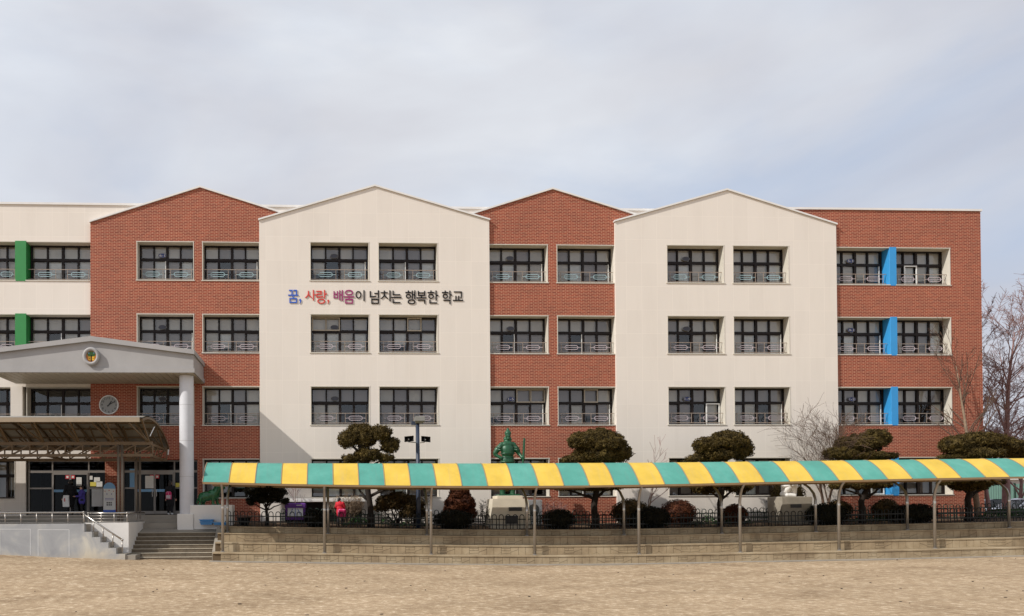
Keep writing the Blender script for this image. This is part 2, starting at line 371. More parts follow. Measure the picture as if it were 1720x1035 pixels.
# ------------------------------------------------------------------ mesh helpers
class MB:
    def __init__(s): s.v = []; s.f = []; s.m = []; s.cur = 0; s.sm = []; s.smooth = False
    def face(s, idx): s.f.append(tuple(idx)); s.m.append(s.cur); s.sm.append(s.smooth)
    def poly(s, pts):
        b = len(s.v); s.v += [tuple(p) for p in pts]; s.face(range(b, b + len(pts)))
    def box(s, x0, x1, y0, y1, z0, z1):
        b = len(s.v)
        s.v += [(x, y, z) for z in (z0, z1) for y in (y0, y1) for x in (x0, x1)]
        for q in ((0, 2, 3, 1), (4, 5, 7, 6), (0, 1, 5, 4), (2, 6, 7, 3), (0, 4, 6, 2), (1, 3, 7, 5)): s.face([b + i for i in q])
    def bev(s, x0, x1, y0, y1, z0, z1, r=0.02):
        """box with chamfered vertical and top edges"""
        b = len(s.v)
        ring = lambda d, z: [(x0 + d + r, y0 + d, z), (x1 - d - r, y0 + d, z), (x1 - d, y0 + d + r, z), (x1 - d, y1 - d - r, z), (x1 - d - r, y1 - d, z), (x0 + d + r, y1 - d, z), (x0 + d, y1 - d - r, z), (x0 + d, y0 + d + r, z)]
        s.v += ring(0, z0) + ring(0, z1 - r) + ring(r, z1)
        for k in range(2):
            for i in range(8):
                j = (i + 1) % 8; s.face((b + k * 8 + i, b + k * 8 + j, b + k * 8 + 8 + j, b + k * 8 + 8 + i))
        s.face([b + 16 + i for i in range(8)]); s.face([b + 7 - i for i in range(8)])
    def obox(s, p0, p1, w, h):
        """rectangular bar from p0 to p1"""
        p0 = Vector(p0); p1 = Vector(p1); d = (p1 - p0).normalized()
        up = Vector((0, 0, 1)) if abs(d.z) < 0.95 else Vector((0, 1, 0))
        a = d.cross(up).normalized() * w / 2; c = a.cross(d).normalized() * h / 2
        b = len(s.v)
        for p in (p0, p1):
            for q in (-a - c, a - c, a + c, -a + c): s.v.append(tuple(p + q))
        for q in ((3, 2, 1, 0), (4, 5, 6, 7), (0, 1, 5, 4), (1, 2, 6, 5), (2, 3, 7, 6), (3, 0, 4, 7)): s.face([b + i for i in q])
    def tube(s, pts, rad, n=8, cap=True):
        pts = [Vector(p) for p in pts]
        if not hasattr(rad, '__len__'): rad = [rad] * len(pts)
        b = len(s.v); ref = None
        for i, p in enumerate(pts):
            d = (pts[min(i + 1, len(pts) - 1)] - pts[max(i - 1, 0)])
            d = d.normalized() if d.length > 1e-9 else Vector((0, 0, 1))
            if ref is None:
                ref = d.orthogonal().normalized()
            ref = (ref - d * ref.dot(d)).normalized(); o = d.cross(ref)
            for k in range(n):
                a = 2 * math.pi * k / n
                s.v.append(tuple(p + (ref * math.cos(a) + o * math.sin(a)) * rad[i]))
        for i in range(len(pts) - 1):
            for k in range(n):
                j = (k + 1) % n; s.face((b + i * n + k, b + i * n + j, b + i * n + n + j, b + i * n + n + k))
        if cap and n > 2:
            s.face([b + n - 1 - k for k in range(n)]); e = b + (len(pts) - 1) * n; s.face([e + k for k in range(n)])
    def lathe(s, prof, cx, cy, n=24, cap=True):
        b = len(s.v)
        for r, z in prof:
            for k in range(n):
                a = 2 * math.pi * k / n; s.v.append((cx + r * math.cos(a), cy + r * math.sin(a), z))
        for i in range(len(prof) - 1):
            for k in range(n):
                j = (k + 1) % n; s.face((b + i * n + k, b + i * n + j, b + i * n + n + j, b + i * n + n + k))
        if cap:
            s.face([b + n - 1 - k for k in range(n)]); e = b + (len(prof) - 1) * n; s.face([e + k for k in range(n)])
    def prism(s, poly, y0, y1):
        """poly: (x,z) points, extruded from y0 (front) to y1"""
        b = len(s.v); n = len(poly)
        s.v += [(x, y0, z) for x, z in poly] + [(x, y1, z) for x, z in poly]
        s.face(range(b, b + n)); s.face([b + 2 * n - 1 - i for i in range(n)])
        for i in range(n):
            j = (i + 1) % n; s.face((b + i, b + n + i, b + n + j, b + j))
    def prismx(s, poly, x0, x1):
        """poly: (y,z) points extruded along x"""
        b = len(s.v); n = len(poly)
        s.v += [(x0, y, z) for y, z in poly] + [(x1, y, z) for y, z in poly]
        s.face([b + n - 1 - i for i in range(n)]); s.face([b + n + i for i in range(n)])
        for i in range(n):
            j = (i + 1) % n; s.face((b + i, b + j, b + n + j, b + n + i))
    def disc(s, cx, y, cz, r, n=24, rz=None):
        rz = rz or r; b = len(s.v)
        s.v += [(cx + r * math.cos(2 * math.pi * k / n), y, cz + rz * math.sin(2 * math.pi * k / n)) for k in range(n)]
        s.face(range(b, b + n))
    def ellipsoid(s, c, r, nu=14, nv=9, lump=0.0, seed=0):
        rr = random.Random(seed); b = len(s.v); ph = [rr.uniform(0, 6.28) for _ in range(6)]
        s.v.append((c[0], c[1], c[2] - r[2]))
        for i in range(1, nv):
            t = -math.pi / 2 + math.pi * i / nv
            for k in range(nu):
                a = 2 * math.pi * k / nu
                q = 1 + lump * (math.sin(3 * a + ph[0] + 2 * t) * 0.5 + math.sin(5 * a + ph[1] - 3 * t) * 0.3 + math.sin(4 * t + ph[2]) * 0.4)
                s.v.append((c[0] + r[0] * q * math.cos(t) * math.cos(a), c[1] + r[1] * q * math.cos(t) * math.sin(a), c[2] + r[2] * q * math.sin(t)))
        s.v.append((c[0], c[1], c[2] + r[2])); top = len(s.v) - 1
        for k in range(nu):
            j = (k + 1) % nu
            s.face((b, b + 1 + j, b + 1 + k))
            for i in range(nv - 2):
                q0 = b + 1 + i * nu; s.face((q0 + k, q0 + j, q0 + nu + j, q0 + nu + k))
            q0 = b + 1 + (nv - 2) * nu; s.face((q0 + k, q0 + j, top))
    def add_np(s, V, Fq):
        b = len(s.v); s.v += [tuple(x) for x in V.tolist()]
        for q in (Fq + b).tolist(): s.face(q)
    def build(s, name, mats, parent=None, smooth=None):
        me = bpy.data.meshes.new(name)
        loc = Vector((0, 0, 0))
        if parent is not None:
            p = parent
            while p is not None: loc += p.location; p = p.parent
        if loc.length: V = [(x - loc.x, y - loc.y, z - loc.z) for x, y, z in s.v]
        else: V = s.v
        me.from_pydata(V, [], s.f)
        if not isinstance(mats, (list, tuple)): mats = [mats]
        for m in mats: me.materials.append(M[m] if isinstance(m, str) else m)
        me.polygons.foreach_set('material_index', s.m)
        me.polygons.foreach_set('use_smooth', [True] * len(s.f) if smooth else s.sm)
        me.update()
        o = bpy.data.objects.new(name, me); COL.objects.link(o)
        if parent is not None: o.parent = parent
        return o
def tag(o, label, cat, group=None, kind=None):
    if label: o['label'] = label
    if cat: o['category'] = cat
    if group: o['group'] = group
    if kind: o['kind'] = kind
    return o
def thing(name, label, cat, loc, group=None):
    o = bpy.data.objects.new(name, None); COL.objects.link(o); o.location = loc; o.empty_display_size = 0.3
    return tag(o, label, cat, group)
def struct(name, mb, mat, smooth=None):
    o = mb.build(name, mat, None, smooth); o['kind'] = 'structure'; return o
def set_smooth(o, v=True):
    o.data.polygons.foreach_set('use_smooth', [v] * len(o.data.polygons)); return o

def blob_mesh(name, prims, voxel, smooth_it=4):
    """one continuous body grown from tapered capsules: ('c',p0,r0,p1,r1) and ellipsoids ('e',c,(rx,ry,rz))"""
    mb = MB()
    for p in prims:
        if p[0] == 'e': mb.ellipsoid(p[1], p[2], 16, 12)
        else:
            _, a, ra, b, rb = p
            a = Vector(a); b = Vector(b); d = b - a; ln = max(d.length, 1e-6); n = d / ln
            pts = []; rad = []
            for k in range(6):
                t = math.pi / 2 * k / 5; pts.append(a - n * ra * math.cos(t)); rad.append(max(ra * math.sin(t), 1e-4))
            for k in range(6):
                t = math.pi / 2 * k / 5; pts.append(b + n * rb * math.sin(t)); rad.append(max(rb * math.cos(t), 1e-4))
            mb.tube(pts, rad, 12)
    me = bpy.data.meshes.new(name); me.from_pydata(mb.v, [], mb.f); me.update()
    o = bpy.data.objects.new('blob_source', me); COL.objects.link(o)
    md = o.modifiers.new('r', 'REMESH'); md.mode = 'VOXEL'; md.voxel_size = voxel
    ms = o.modifiers.new('s', 'SMOOTH'); ms.iterations = smooth_it; ms.factor = 0.5
    dg = bpy.context.evaluated_depsgraph_get()
    res = bpy.data.meshes.new_from_object(o.evaluated_get(dg))
    bpy.data.objects.remove(o); bpy.data.meshes.remove(me)
    res.name = name
    res.polygons.foreach_set('use_smooth', [True] * len(res.polygons))
    return res
def blob(name, prims, mat, parent, voxel=0.012, smooth_it=4):
    """prims in the parent's local space"""
    me = blob_mesh(name, prims, voxel, smooth_it)
    me.materials.clear(); me.materials.append(M[mat])
    o = bpy.data.objects.new(name, me); COL.objects.link(o); o.parent = parent
    return o

def leaf_quads(centres, normals, size, aspect=0.55, jitter=0.7):
    """numpy: one small leaf quad per centre"""
    n = len(centres)
    d = normals + rng.normal(0, jitter, (n, 3)); d /= np.linalg.norm(d, axis=1, keepdims=True)
    r = rng.normal(0, 1, (n, 3)); a = np.cross(d, r); a /= np.linalg.norm(a, axis=1, keepdims=True)
    b = np.cross(d, a)
    s = size * rng.uniform(0.6, 1.35, (n, 1))
    a = a * s; b = b * s * aspect
    V = np.stack([centres - a, centres - b * 0.9, centres + a, centres + b * 0.9], 1).reshape(-1, 3)
    Fq = np.arange(n * 4).reshape(-1, 4)
    return V, Fq
def shell_points(c, r, n, lo=0.8, hi=1.04):
    p = rng.normal(0, 1, (n, 3)); p /= np.linalg.norm(p, axis=1, keepdims=True)
    t = rng.uniform(lo, hi, (n, 1))
    return np.array(c) + p * np.array(r) * t, p
def pad_foliage(mb, pads, clump=0.26, dens=1.0, size=0.055, core=True, seed=1):
    """juniper pads: each pad is an ellipsoid covered with many small tufts"""
    rr = np.random.default_rng(seed)
    for (c, r) in pads:
        if core: mb.ellipsoid(c, tuple(x * 0.84 for x in r), 18, 10, 0.08, seed + int(c[0] * 10))
        area = 4 * math.pi * ((r[0] * r[1]) ** 1.6 / 3 + (r[0] * r[2]) ** 1.6 / 3 + (r[1] * r[2]) ** 1.6 / 3) ** (1 / 1.6)
        nc = max(8, int(area / (clump * clump) * 0.85))
        p = rr.normal(0, 1, (nc, 3)); p /= np.linalg.norm(p, axis=1, keepdims=True)
        for q in p:
            cr = clump * rr.uniform(0.55, 1.05)
            cc = np.array(c) + q * np.array(r) * rr.uniform(0.86, 1.0)
            P, Nn = shell_points(cc, (cr, cr, cr * 0.8), int(46 * dens), 0.55, 1.05)
            V, Fq = leaf_quads(P, Nn, size, 0.5, 0.8)
            mb.add_np(V, Fq)

# ------------------------------------------------------------------ terrain profile
prof_px = [(-120, 928.5), (0, 933), (100, 936.5), (215, 940.5), (355, 944), (545, 945.8), (700, 948), (860, 949.5), (1050, 948.3), (1300, 943.5), (1500, 939.5), (1720, 934.5), (1900, 930)]
YB = 32.6
pp = [U(x, y, YB) for x, y in prof_px]
pX = np.array([p[0] for p in pp]); pZ = np.array([p[2] for p in pp])
def dz(x): return float(np.interp(x, pX, pZ))
_xs = np.linspace(pX[0], pX[-1], 200); _zs = np.interp(_xs, pX, pZ); _k = np.hanning(25); _k /= _k.sum()
_zs = np.convolve(np.pad(_zs, 12, 'edge'), _k, 'valid')
def dz(x): return float(np.interp(x, _xs, _zs))

mb = MB()
xs = np.concatenate([[-900, -300, -120, -60], np.arange(-40, 50.1, 1.0), [60, 120, 300, 900]])
ys = np.concatenate([[-900, -200, -40, 0, 6], np.arange(10, 34.1, 0.8), [36, 45, 60, 90, 150, 400, 1500]])
for y in ys:
    for x in xs:
        w = min(1, max(0, (y - 16) / 14)) if y < 60 else max(0, 1 - (y - 60) / 60)
        w = w * w * (3 - 2 * w)
        z = dz(x) * w + (0.012 * math.sin(x * 1.7 + y * 0.9) + 0.012 * math.sin(y * 2.3 - x * 0.6)) * (1 if 8 < y < 34 else 0)
        mb.v.append((float(x), float(y), z))
nx = len(xs)
for j in range(len(ys) - 1):
    for i in range(nx - 1): mb.face((j * nx + i, j * nx + i + 1, (j + 1) * nx + i + 1, (j + 1) * nx + i))
struct('playground', mb, 'sand', True)

# ------------------------------------------------------------------ school building
YC, YK, YW = 38.45, 38.57, 38.74          # front planes: cream bays, brick bays, wing wall
ZL0 = 12.89772 + CAMZ - 3 * 3.46632       # lintel of the ground floor windows
HS, HW = 3.46632, 1.8767
lint = [ZL0 + HS * k for k in range(4)]
sill = [z - HW for z in lint]
ZTOP = 15.35
def fx(px, Y=YK): return UX(px, 560, Y)

school = thing('school_building', 'three and four storey school with red brick and cream gabled bays and rows of dark windows', 'building', (fx(860), YW, 1.5))
school['label'] = 'four storey school block with alternating red brick and cream gabled bays'

def wall_grid(mb, x0, x1, z0, z1, holes, y0, y1):
    """front wall slab y0..y1 with rectangular holes (hx0,hx1,hz0,hz1)"""
    X = sorted(set([x0, x1] + [min(max(h[i], x0), x1) for h in holes for i in (0, 1)]))
    Z = sorted(set([z0, z1] + [min(max(h[i], z0), z1) for h in holes for i in (2, 3)]))
    def inside(xm, zm): return any(h[0] < xm < h[1] and h[2] < zm < h[3] for h in holes)
    for i in range(len(X) - 1):
        # merge vertical runs
        run = None
        for j in range(len(Z) - 1):
            s = not inside((X[i] + X[i + 1]) / 2, (Z[j] + Z[j + 1]) / 2)
            if s and run is None: run = Z[j]
            if (not s) and run is not None:
                mb.box(X[i], X[i + 1], y0, y1, run, Z[j]); run = None
        if run is not None: mb.box(X[i], X[i + 1], y0, y1, run, Z[-1])

GZ = 1.0   # walls go down below the garden
def gable(px_e0, px_a, px_e1, Y, sc_dy=0):
    (x0, z0) = U(*px_e0, Y)[0::2]; (xa, za) = U(*px_a, Y)[0::2]; (x1, z1) = U(*px_e1, Y)[0::2]
    return (x0, z0), (xa, za), (x1, z1)

windows = []    # (x0,x1,floor,Yfront,kind)
# --- bays: x range of the wall, window columns (pixel edges), wall material
def cols_of(pxs, Y): return [(fx(a, Y), fx(b, Y)) for a, b in pxs]
bays = {
    'brick1': dict(x=(152, 437), cols=[(231.3 - 1.5, 326), (341 - 1, 436.6)], mat='brick', Y=YK),
    'cream1': dict(x=(436, 823), cols=[(521.3, 620.6), (636, 736)], mat='cream', Y=YC),
    'brick2': dict(x=(823, 1034.5), cols=[(820, 921), (936, 1034.3)], mat='brick', Y=YK),
    'cream2': dict(x=(1034.5, 1406.5), cols=[(1121, 1217.5), (1232, 1326.5)], mat='cream', Y=YC),
}
for nm, b in bays.items():
    Y = b['Y']; x0, x1 = fx(b['x'][0], Y), fx(b['x'][1], Y)
    cols = cols_of(b['cols'], Y)
    holes = []
    for ci, (a, c) in enumerate(cols):
        for k in range(4):
            if nm == 'brick1' and k == 0 and ci == 0: continue
            holes.append((a, c, sill[k], lint[k])); windows.append((a, c, k, Y, nm, ci))
    if nm == 'brick1':
        holes.append((fx(100), fx(176), 1.9, 4.62)); holes.append((fx(204), fx(331), 1.9, 4.62))
    mb = MB(); yb = Y + 0.3 if b['mat'] == 'brick' else YK + 0.02
    if nm == 'brick2': x0 = fx(818)
    wall_grid(mb, x0, x1, GZ, ZTOP, holes, Y, Y + 0.3)
    if nm == 'brick1': e = gable((152, 374), (336, 315.5), (520, 374), Y)
    if nm == 'cream1': e = gable((437, 370.5), (629.5, 313.5), (823, 370.5), Y)
    if nm == 'brick2': e = gable((744, 376), (928, 318.5), (1112, 376), Y)
    if nm == 'cream2': e = gable((1036, 373), (1220.5, 320), (1405.5, 378), Y)
    (ex0, ez0), (xa, za), (ex1, ez1) = e
    if b['mat'] == 'cream': ex0, ex1 = x0, x1
    if nm == 'brick1': ex0 = x0
    th = 0.11 if b['mat'] == 'cream' else 0.3
    mb.prism([(ex0, ZTOP + 0.001), (ex1, ZTOP + 0.001), (ex1, ez1), (xa, za), (ex0, ez0)], Y, Y + (0.3 if b['mat'] == 'brick' else 0.11))
    o = mb.build('brick_bay' if b['mat'] == 'brick' else 'cream_bay', b['mat'], school)
    cp = MB()
    t = 0.075
    cp.prism([(ex0 - 0.04, ez0), (xa, za + 0.003), (ex1 + 0.04, ez1), (ex1 + 0.04, ez1 + t), (xa, za + t + 0.01), (ex0 - 0.04, ez0 + t)], Y - 0.07, Y + 0.4)
    cp.build('coping', 'coping', school)

# --- right brick wing with flat parapet
x0, x1 = fx(1404), fx(1649.5)
zt3 = UZ(1520, 354, YK)
c3a, c3m0, c3m1, c3b = fx(1402), fx(1495), fx(1507), fx(1597.5)
mb = MB()
wall_grid(mb, x0, x1, GZ, ZTOP, [(c3a, c3b, sill[k], lint[k]) for k in range(4)], YK, YK + 0.3)
mb.box(fx(1300), x1, YK, YK + 0.3, ZTOP + 0.001, zt3)
mb.box(x1 - 0.3, x1, YK + 0.3005, YK + 9.5, GZ, zt3)
mb.build('brick_wing', 'brick', school)
cp = MB(); cp.box(fx(1300), x1 + 0.05, YK - 0.06, YK + 0.36, zt3 + 0.002, zt3 + 0.10); cp.box(x1 - 0.34, x1 + 0.05, YK + 0.361, YK + 9.6, zt3 + 0.002, zt3 + 0.10); cp.build('coping', 'coping', school)
for k in range(4):
    windows.append((c3a, c3m0, k, YK, 'brick3', 0)); windows.append((c3m1, c3b, k, YK, 'brick3', 1))
    p = MB(); p.bev(c3m0 + 0.003, c3m1 - 0.003, YK - 0.02, YK + 0.72, sill[k] - 0.02, lint[k] + 0.02, 0.008)
    p.build('blue_pier', 'blue_pier', school)

# --- left cream wing and the parapet running behind the gables
xw0, xw1 = fx(-260, YW), fx(153, YW)
ztw = UZ(300, 346.5, YW)
wa, wp0, wp1, wb = fx(-120, YW), fx(25.5, YW), fx(44.5, YW), fx(156, YW)
mb = MB()
holes = [(wa, wb, sill[k], lint[k]) for k in range(1, 4)] + [(wa, wp0, sill[0], lint[0]), (fx(43, YW), wb, 1.9, 4.62)]
wall_grid(mb, xw0, xw1, GZ, ZTOP, holes, YW, YW + 0.25)
mb.box(xw0, fx(1330, YW), YW, YW + 0.4, ZTOP + 0.001, ztw)
mb.build('cream_wing', 'cream', school)
cp = MB(); cp.box(xw0, fx(1330, YW), YW - 0.06, YW + 0.42, ztw + 0.002, ztw + 0.10); cp.build('coping', 'coping', school)
for k in range(4):
    if k: windows.append((wp1 + 0.0, wb, k, YW, 'wing', 1))
    windows.append((wa, wp0, k, YW, 'wing', 0))
    if k >= 2:
        p = MB(); p.bev(wp0 + 0.003, wp1 - 0.003, YW - 0.03, YW + 0.72, sill[k] - 0.02, lint[k] + 0.02, 0.008); p.build('green_pier', 'green_pier', school)
    elif k == 1:
        p = MB(); p.box(fx(18, YW), fx(38, YW), YW - 0.03, YW + 0.72, sill[k] - 0.02, lint[k] + 0.02); p.build('cream_pier', 'cream', school)

# --- roof slab, floors, inner rooms
mb = MB()
yb = YK + 9.5
mb.box(xw0, x1 - 0.31, YW + 0.45, yb, 15.6, 15.8)
mb.box(xw0, x1 - 0.31, yb - 0.2, yb, GZ, 15.59)
mb.box(xw0 - 0.2, xw0 - 0.001, YW + 0.3, yb, GZ, 15.59)
mb.build('roof_and_back_wall', 'cream', school)
mb = MB()
for k in range(4):
    zf = sill[k] - 0.75 if k else 2.0
    mb.box(xw0 + 0.01, x1 - 0.32, YW + 0.9, YW + 6.0, zf - 0.25, zf)
    mb.box(xw0 + 0.01, x1 - 0.32, YW + 5.8, YW + 5.99, zf + 0.001, (sill[k + 1] - 1.0) - 0.003 if k < 3 else 15.59)
for px in (153, 434, 823, 1034, 1406, 330, 629, 928, 1224):
    xx = fx(px); mb.box(xx - 0.07, xx + 0.07, YW + 0.91, YW + 5.79, 2.01, 15.58)
mb.build('inner_rooms', 'interior', school)

# --- windows
def tokens(rr, nm, k, ci):
    up = [rr.choice(['g', 'g', 'g', 'g', 'd']) for _ in range(4)]
    lo = [rr.choice(['d', 'd', 'g']), rr.choice(['l', 'g', 'l', 'd', 'k']), rr.choice(['d', 'g', 'd']), rr.choice(['l', 'l', 'g', 'd'])]
    if k == 1: up = [rr.choice(['g', 'd', 'd']) for _ in range(4)]; lo = [rr.choice(['d', 'k', 'd', 'g']) for _ in range(4)]
    if nm == 'wing' and k == 1: up = ['k'] * 4; lo = ['k', 'k', 'd', 'k']
    if nm == 'brick1' and k == 1 and ci == 0: up = ['k'] * 4; lo = ['k', 'k', 'd', 'k']  # porch windows get mostly black sheets, standing in for its shadow
    return up, lo
BM = {'g': 0, 'd': 1, 'l': 2, 'k': 3}
plate_font = {('brick1', 3, 0): '6-1', ('brick3', 3, 0): '5-1', ('brick3', 2, 0): '4-1', ('brick3', 1, 0): '1-2', ('cream2', 1, 0): '1-4', ('brick2', 1, 0): '1-5'}
def text_mesh(body, offset=0.0):
    cu = bpy.data.curves.new('t', 'FONT'); cu.body = body; cu.offset = offset; cu.resolution_u = 4
    o = bpy.data.objects.new('t', cu); COL.objects.link(o)
    dg = bpy.context.evaluated_depsgraph_get(); me = bpy.data.meshes.new_from_object(o.evaluated_get(dg))
    bpy.data.objects.remove(o); bpy.data.curves.remove(cu)
    V = np.array([v.co[:2] for v in me.vertices]); Fs = [list(p.vertices) for p in me.polygons]
    bpy.data.meshes.remove(me)
    return V, Fs
def flat_text(mb, body, x0, x1, z0, z1, y, depth=0.0, offset=0.0, keep=False):
    """lettering fitted into a rectangle on a wall facing -Y"""
    V, Fs = text_mesh(body, offset)
    mn, mx = V.min(0), V.max(0); s = np.array([x1 - x0, z1 - z0]) / np.maximum(mx - mn, 1e-6)
    if keep: s[:] = min(s)
    off = np.array([x0, z0]) + (np.array([x1 - x0, z1 - z0]) - s * (mx - mn)) / 2
    P = (V - mn) * s + off
    b = len(mb.v); n = len(P)
    mb.v += [(float(p[0]), y, float(p[1])) for p in P]
    for f in Fs: mb.face([b + i for i in f])
    if depth:
        mb.v += [(float(p[0]), y + depth, float(p[1])) for p in P]
        cnt = {}
        for f in Fs:
            for i in range(len(f)):
                e = (f[i], f[(i + 1) % len(f)]); cnt[e] = 1
        for (a, c) in list(cnt):
            if (c, a) not in cnt: mb.face((b + a, b + n + a, b + n + c, b + c))

for (a, c, k, Y, nm, ci) in windows:
    rr = random.Random(hash((nm, k, ci)) % 9973 if False else (sum(map(ord, nm)) * 31 + k * 7 + ci * 3))
    z0, z1 = sill[k], lint[k]
    D0, D1 = Y + 0.49, Y + 0.59
    # frame: outer ring, mullions, transom
    fr = MB()
    xi0, xi1, zi0, zi1 = a + 0.029, c - 0.029, z0 + 0.029, z1 - 0.029
    zt = z0 + (z1 - z0) * 0.61
    w = (xi1 - xi0)
    n = 4 if w < 3.4 else (8 if nm == 'wing' and ci == 0 else 4)
    fr.box(xi0, xi1, D0, D1, zi0, zi0 + 0.05); fr.box(xi0, xi1, D0, D1, zi1 - 0.07, zi1)
    fr.box(xi0, xi0 + 0.055, D0 + 0.002, D1, zi0 + 0.05, zi1 - 0.07); fr.box(xi1 - 0.055, xi1, D0 + 0.002, D1, zi0 + 0.05, zi1 - 0.07)
    xm = [xi0 + 0.055 + (w - 0.11) * i / n for i in range(n + 1)]
    fr.box(xi0 + 0.055, xi1 - 0.055, D0 - 0.012, D1, zt - 0.06, zt + 0.06)
    for i in range(1, n):
        hw = 0.06 if i % 4 == 2 or (n == 4 and i == 2) else 0.038
        fr.box(xm[i] - hw, xm[i] + hw, D0 - (0.01 if hw > 0.05 else 0.004), D1, zi0 + 0.05, zt - 0.06); fr.box(xm[i] - hw, xm[i] + hw, D0 - (0.01 if hw > 0.05 else 0.004), D1, zt + 0.06, zi1 - 0.07)
    wf = fr.build('window', 'frame', school)
    tr = MB(); e = 0.003; t = 0.03
    ya = Y - 0.014; ye = Y + 0.61
    tr.box(a - 0.02, c + 0.02, ya, ye, z1 - t, z1 + e + 0.006); tr.box(a - 0.04, c + 0.04, ya - 0.02, ye, z0 - 0.012, z0 + t)
    if not ((nm == 'brick3' and ci == 1) or (nm == 'wing' and ci == 1 and k >= 2)): tr.box(a - e, a + t, ya + 0.002, ye, z0 + t, z1 - t)
    if not ((nm == 'brick3' and ci == 0) or (nm == 'wing' and ci == 0 and k >= 2)): tr.box(c - t, c + e, ya + 0.002, ye, z0 + t, z1 - t)
    tr.build('trim', 'trim', wf)
    gl = MB(); gl.poly([(xi0 + 0.01, D0 + 0.05, zi0), (xi1 - 0.01, D0 + 0.05, zi0), (xi1 - 0.01, D0 + 0.05, zi1), (xi0 + 0.01, D0 + 0.05, zi1)])
    gl.build('pane', 'glass', wf)
    up, lo = tokens(rr, nm, k, ci)
    bl = MB()
    for i in range(n):
        xa, xb = xm[i] + 0.02, xm[i + 1] - 0.02
        for row, tk in ((0, lo[i % 4]), (1, up[i % 4])):
            bl.cur = BM[tk]
            za, zb = (zi0, zt - 0.01) if row == 0 else (zt + 0.01, zi1)
            yy = D1 + 0.035 + 0.006 * i + (0.17 if tk == 'k' else 0)
            if row == 0 and rr.random() < 0.22: za = za + 0.1 + 0.4 * rr.random()
            if row == 0 and rr.random() < 0.5:   # sliding sash edge seen in front of the blind
                zb2 = zb - 0.05
            bl.poly([(xa, yy, za), (xb, yy, za), (xb, yy, zb), (xa, yy, zb)])
    bl.build('blind', ['blind_grey', 'blind_dark', 'blind_light', 'unlit_sheet'], wf)
    # sliding sashes: thin frames standing in front of the panes
    sa = MB(); sb = MB()
    for i in range(n):
        if rr.random() < 0.6:
            xa, xb = xm[i] + 0.03, xm[i + 1] - 0.03; za, zb = zi0 + 0.05, zt - 0.06; q = sa; y = D0 + 0.02
            q = MB()
            for bx in ((xa, xb, za, za + 0.035), (xa, xb, zb - 0.035, zb), (xa, xa + 0.03, za + 0.035, zb - 0.035), (xb - 0.03, xb, za + 0.035, zb - 0.035)): q.box(bx[0], bx[1], y, y + 0.025, bx[2], bx[3])
            q.build('sash', 'frame', wf)
    special = {('cream2', 1, 0): [(3, 0)], ('brick3', 3, 1): [(1, 0)], ('brick3', 0, 0): [(3, 0)]}.get((nm, k, ci))
    special_b = {('cream1', 2, 0): [(0, 1), (1, 1)], ('cream1', 2, 1): [(2, 1)], ('brick2', 1, 0): [(2, 1), (3, 1)], ('brick2', 1, 1): [(2, 1)]}.get((nm, k, ci))
    for sp, mt in ((special, 'white_frame'), (special_b, 'beige_frame')):
        if not sp: continue
        for (i, row) in sp:
            q = MB(); xa, xb = xm[i] - 0.01, xm[i + 1] + 0.01
            za, zb = (zi0 + 0.02, zt - 0.03) if row == 0 else (zt + 0.02, zi1 - 0.03)
            y = D0 - 0.06; t2 = 0.055
            for bx in ((xa, xb, za, za + t2), (xa, xb, zb - t2, zb), (xa, xa + t2, za + t2, zb - t2), (xb - t2, xb, za + t2, zb - t2)): q.box(bx[0], bx[1], y, y + 0.035, bx[2], bx[3])
            s_ = q.build('open_sash', mt, wf); s_['label'] = 'pale framed sash left open' if mt == 'white_frame' else 'beige framed upper sash'
    if rr.random() < 0.5 and not special:
        q = MB(); i = rr.choice([1, 3]); x = xm[i + 1] - 0.1 if i < n else xm[n] - 0.1
        q.box(x, x + 0.035, D0 + 0.0, D0 + 0.03, zi0 + 0.05, zt - 0.07); q.build('sash_edge', 'white_frame', wf)
    # railing
    if k >= 1:
        ra = MB(); yr = Y + 0.2; rz0, rz1 = z0 + 0.13, z0 + 0.60
        if not (nm == 'wing' and k == 1 and False):
            ra.obox((a + 0.02, yr, rz0), (c - 0.02, yr, rz0), 0.026, 0.026); ra.obox((a + 0.02, yr, rz1), (c - 0.02, yr, rz1), 0.028, 0.028)
        units = 2 if n == 4 else 4
        uw = (c - a) / units
        for i in range(units):
            og = MB(); ux = a + uw * (i + 0.5) + 0.03; hw = min(0.50, uw * 0.38)
            for s in (-1, 1): ra.obox((ux + s * hw, yr, rz0 + 0.016), (ux + s * hw, yr, rz1 - 0.018), 0.02, 0.02)
            zc = (rz0 + rz1) / 2; hr = 0.1; hl = hw * 0.45
            og.obox((ux - hw + 0.013, yr, zc), (ux - hl - hr, yr, zc), 0.018, 0.018); og.obox((ux + hl + hr, yr, zc), (ux + hw - 0.013, yr, zc), 0.018, 0.018)
            og.obox((ux - hl - hr + 0.02, yr, zc), (ux + hl + hr - 0.02, yr, zc), 0.016, 0.016)
            pts = [(ux + hl + hr * math.cos(t), yr, zc + hr * math.sin(t)) for t in np.linspace(-math.pi / 2, math.pi / 2, 8)] + [(ux - hl - hr * math.cos(t), yr, zc - hr * math.sin(t)) for t in np.linspace(-math.pi / 2, math.pi / 2, 8)]
            for p, q in zip(pts, pts[1:] + pts[:1]): og.obox(p, q, 0.018, 0.022)
            og.build('railing_ornament', 'orn_blue' if k == 3 and nm != 'brick3' else 'orn_pink', wf)
    if k >= 1: ra.build('railing', 'rail', wf)
